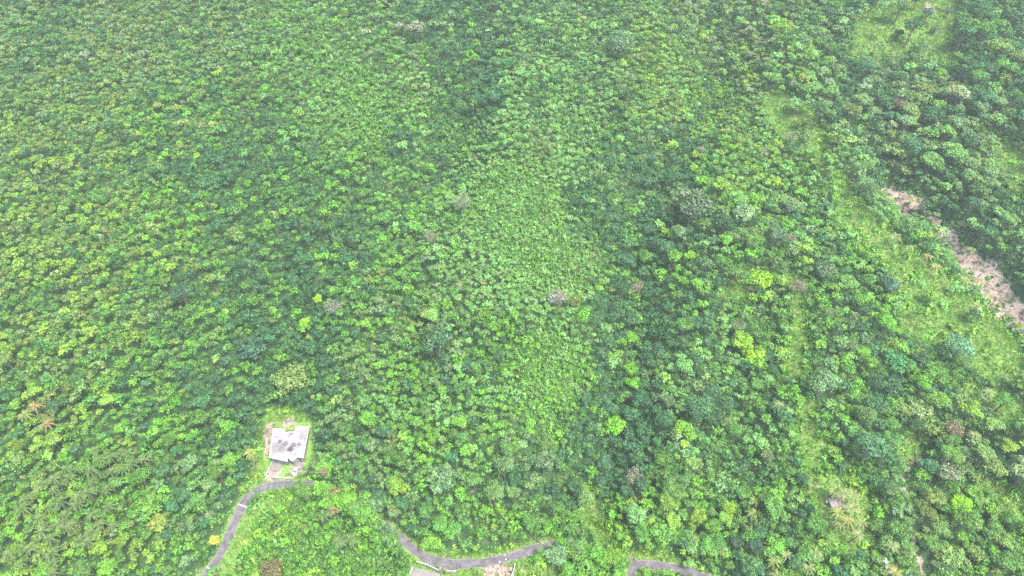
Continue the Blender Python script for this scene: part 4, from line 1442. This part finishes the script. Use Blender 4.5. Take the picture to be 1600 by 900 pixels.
def make_car(x, y, z, rz, label):
    root = empty("parked_car", (x, y, z), rz); tag(root, label, "car")
    prof = [(-1.78, .32), (-1.80, .70), (-1.70, .86), (-0.95, .95), (-0.45, 1.38), (0.95, 1.42), (1.55, .98), (1.74, .90), (1.78, .34)]
    bm = bmesh.new()
    rings = []
    for sx, k in ((-.80, 0), (-.74, 1), (.74, 1), (.80, 0)):
        ring = []
        for (yy, zz) in prof:
            xx = sx
            if zz > 1.0: xx = math.copysign(.62 if k == 0 else .55, sx)
            ring.append(bm.verts.new((xx, yy, zz + (0.03 if k and zz > .6 else 0))))
        rings.append(ring)
    m_ = len(prof)
    for r0, r1 in zip(rings[:-1], rings[1:]):
        for i in range(m_):
            j = (i + 1) % m_
            bm.faces.new([r0[i], r0[j], r1[j], r1[i]])
    bm.faces.new(rings[0]); bm.faces.new(rings[-1][::-1])
    link("body", bm_mesh("body", bm, M_car), root)
    def quad(nm, pts, m):
        bm = bmesh.new()
        f = bm.faces.new([bm.verts.new(p) for p in pts])
        r_ = bmesh.ops.extrude_face_region(bm, geom=[f])
        c_ = Vector((0, 0, 1.0))
        for v_ in r_['geom']:
            if isinstance(v_, bmesh.types.BMVert): v_.co += (v_.co - Vector((0, 0, .6))).normalized() * .03
        link(nm, bm_mesh(nm, bm, m), root)
    quad("windscreen", [(-.62, -.93, 1.0), (.62, -.93, 1.0), (.50, -.50, 1.38), (-.50, -.50, 1.38)], M_glass)
    quad("rear_window", [(.60, 1.50, 1.05), (-.60, 1.50, 1.05), (-.50, 1.0, 1.42), (.50, 1.0, 1.42)], M_glass)
    for s in (-1, 1):
        quad("side_window", [(s * .78, -.75, 1.0), (s * .78, 1.3, 1.0), (s * .63, .95, 1.36), (s * .63, -.42, 1.34)], M_glass)
        bm = bmesh.new(); bx(bm, s * .58 - .14, s * .58 + .14, -1.84, -1.76, .62, .76, 0, .02)
        link("headlight", bm_mesh("headlight", bm, M_white), root)
        for yy in (-1.12, 1.12):
            bm = bmesh.new()
            bmesh.ops.create_cone(bm, cap_ends=True, segments=16, radius1=.31, radius2=.31, depth=.2, matrix=Matrix.Rotation(math.pi / 2, 4, 'Y'))
            w = link("wheel", bm_mesh("wheel", bm, M_dark), root, (s * .76, yy, .31))
            bm = bmesh.new()
            bmesh.ops.create_cone(bm, cap_ends=True, segments=12, radius1=.19, radius2=.19, depth=.22, matrix=Matrix.Rotation(math.pi / 2, 4, 'Y'))
            link("rim", bm_mesh("rim", bm, M_grey), w)
x, y, z = at(463, 736.5)
make_car(x, y, HOUSE_Z + 0.02, R(-12), "white hatchback with dark windows parked at the house corner")

# ------------------------------------------------------------------ forecourt below the long road curve
_fp = np.array([(648, 886), (688, 896), (684, 912), (640, 912), (660, 895), (670, 892)], float)
FZ = float(height(*hit(_fp[:, 0], _fp[:, 1])).max()) + 0.05
tag(flat_poly("forecourt", [(648, 886.5), (688, 896), (684, 925), (634, 925), (641, 900)], FZ + 0.05, M_conc, .5), kind='structure')
wall_run("garden_wall", [(650, 877), (668, 882), (686, 891)], FZ + .2, 0.9, .2, M_white, "white wall along the road above the paved forecourt", "wall")
wall_run("garden_wall", [(697, 891), (713, 892.5)], FZ + .2, 0.9, .2, M_white, "short white wall beside the gate pillars", "wall")
wall_run("garden_wall", [(645, 886), (637, 904)], FZ, 0.7, .35, M_white, "thick white kerb wall down the outer edge of the forecourt", "wall")
wall_run("garden_wall", [(805, 880), (803, 890), (798, 902)], FZ + .5, 0.7, .2, M_white, "pale retaining wall at the edge of the bare earth patch", "wall")
def pillar(px, py, z, h, w, label):
    q = ray_plane(px, py, z + h)
    root = empty("gate_pillar", (q[0], q[1], z)); tag(root, label, "gate pillar", "pillars of the forecourt gate")
    bm = bmesh.new(); bx(bm, -w / 2, w / 2, -w / 2, w / 2, -.8, h - .12, 0, .02)
    link("shaft", bm_mesh("shaft", bm, M_grey), root)
    bm = bmesh.new(); bx(bm, -w / 2 - .06, w / 2 + .06, -w / 2 - .06, w / 2 + .06, h - .12, h, 0, .02)
    link("cap", bm_mesh("cap", bm, M_conc), root)
pillar(687.5, 889, FZ + .1, 1.9, .5, "grey gate pillar at the end of the long white wall")
pillar(695.5, 889.5, FZ + .1, 1.9, .5, "grey gate pillar at the start of the short white wall")
x, y, z = at(715.5, 885)
root = empty("marker_post", (x, y, z)); tag(root, "white marker post standing at the verge of the long road curve", "post")
bm = bmesh.new(); bx(bm, -.13, .13, -.13, .13, -.4, 1.1, 0, .02); link("shaft", bm_mesh("shaft", bm, M_white), root)
bm = bmesh.new(); bx(bm, -.16, .16, -.16, .16, 1.1, 1.2, 0, .02); link("cap", bm_mesh("cap", bm, M_conc), root)

# ------------------------------------------------------------------ sheds
def shed(px, py, w, l, h, rz, m_roof, label):
    x, y, z = at(px, py, h)
    root = empty("shed", (x, y, z), rz); tag(root, label, "shed")
    bm = bmesh.new(); bx(bm, -w / 2 + .2, w / 2 - .2, -l / 2 + .2, l / 2 - .2, -.5, h - .35)
    link("wall", bm_mesh("wall", bm, M_grey), root)
    bm = bmesh.new()
    k = max(4, int(w / .3)); N_ = k * 2
    for i in range(N_):     # corrugated sheet with a slight pitch
        x0, x1 = -w / 2 + w * i / N_, -w / 2 + w * (i + 1) / N_
        z0, z1 = .04 * (i % 2), .04 * ((i + 1) % 2)
        ps = [(x0, -l / 2, h - .3 + z0), (x1, -l / 2, h - .3 + z1), (x1, l / 2, h + z1), (x0, l / 2, h + z0)]
        top_ = [bm.verts.new(p) for p in ps]
        bot_ = [bm.verts.new((p[0], p[1], p[2] - .03)) for p in ps]
        bm.faces.new(top_); bm.faces.new(bot_[::-1])
        bm.faces.new([top_[0], bot_[0], bot_[1], top_[1]]); bm.faces.new([top_[2], bot_[2], bot_[3], top_[3]])
    link("roof", bm_mesh("roof", bm, m_roof), root)
    bm = bmesh.new(); bx(bm, -.4, .4, -l / 2 + .14, -l / 2 + .19, -.3, min(1.9, h - .6))
    link("door", bm_mesh("door", bm, M_dark), root)
    return x, y, z
x, y, z = shed(1304, 787, 2.8, 2.2, 2.2, R(10), M_tin, "small pinkish tin-roofed hut among palms in the clearing")
root = empty("water_barrel", (x - 1.9, y + 1.3, z)); tag(root, "white barrel standing behind the pinkish hut", "barrel")
bm = bmesh.new(); bmesh.ops.create_cone(bm, cap_ends=True, segments=16, radius1=.42, radius2=.40, depth=1.1, matrix=Matrix.Translation((0, 0, .55)))
link("drum", bm_mesh("drum", bm, M_white), root)
bm = bmesh.new(); bmesh.ops.create_cone(bm, cap_ends=True, segments=16, radius1=.44, radius2=.40, depth=.08, matrix=Matrix.Translation((0, 0, 1.14)))
link("lid", bm_mesh("lid", bm, M_white), root)
M_wtin, N, L = mat("white_tin")
finish(N, L, ramp(N, L, noise(N, L, geo_pos(N), 1.5, 4, .7), [(0.3, (.18, .16, .16)), (0.6, (.27, .255, .255))]), 0.6)
shed(1385, 880, 1.9, 3.6, 2.3, R(8), M_wtin, "narrow shed with whitish roof at the foot of the slope")

# ------------------------------------------------------------------ haze: pale air round everything
M_haze, N, L = mat("haze")
pv = N.new("ShaderNodeVolumePrincipled")
pv.inputs['Color'].default_value = (0.90, 0.96, 1.0, 1)
pv.inputs['Density'].default_value = HAZE_DENSITY
pv.inputs['Anisotropy'].default_value = 0.0
o = N.new("ShaderNodeOutputMaterial"); L.new(pv.outputs[0], o.inputs['Volume'])
ext = max(abs(xs[0]), xs[-1], abs(ys[0]), ys[-1]) + 5
bm = bmesh.new()
bx(bm, -ext, ext, -ext, ext, float(GZ.min()) - 1, max(CAM_H + 4, float(GZ.max()) + 3))
tag(link("haze", bm_mesh("haze", bm, M_haze)), kind='stuff')
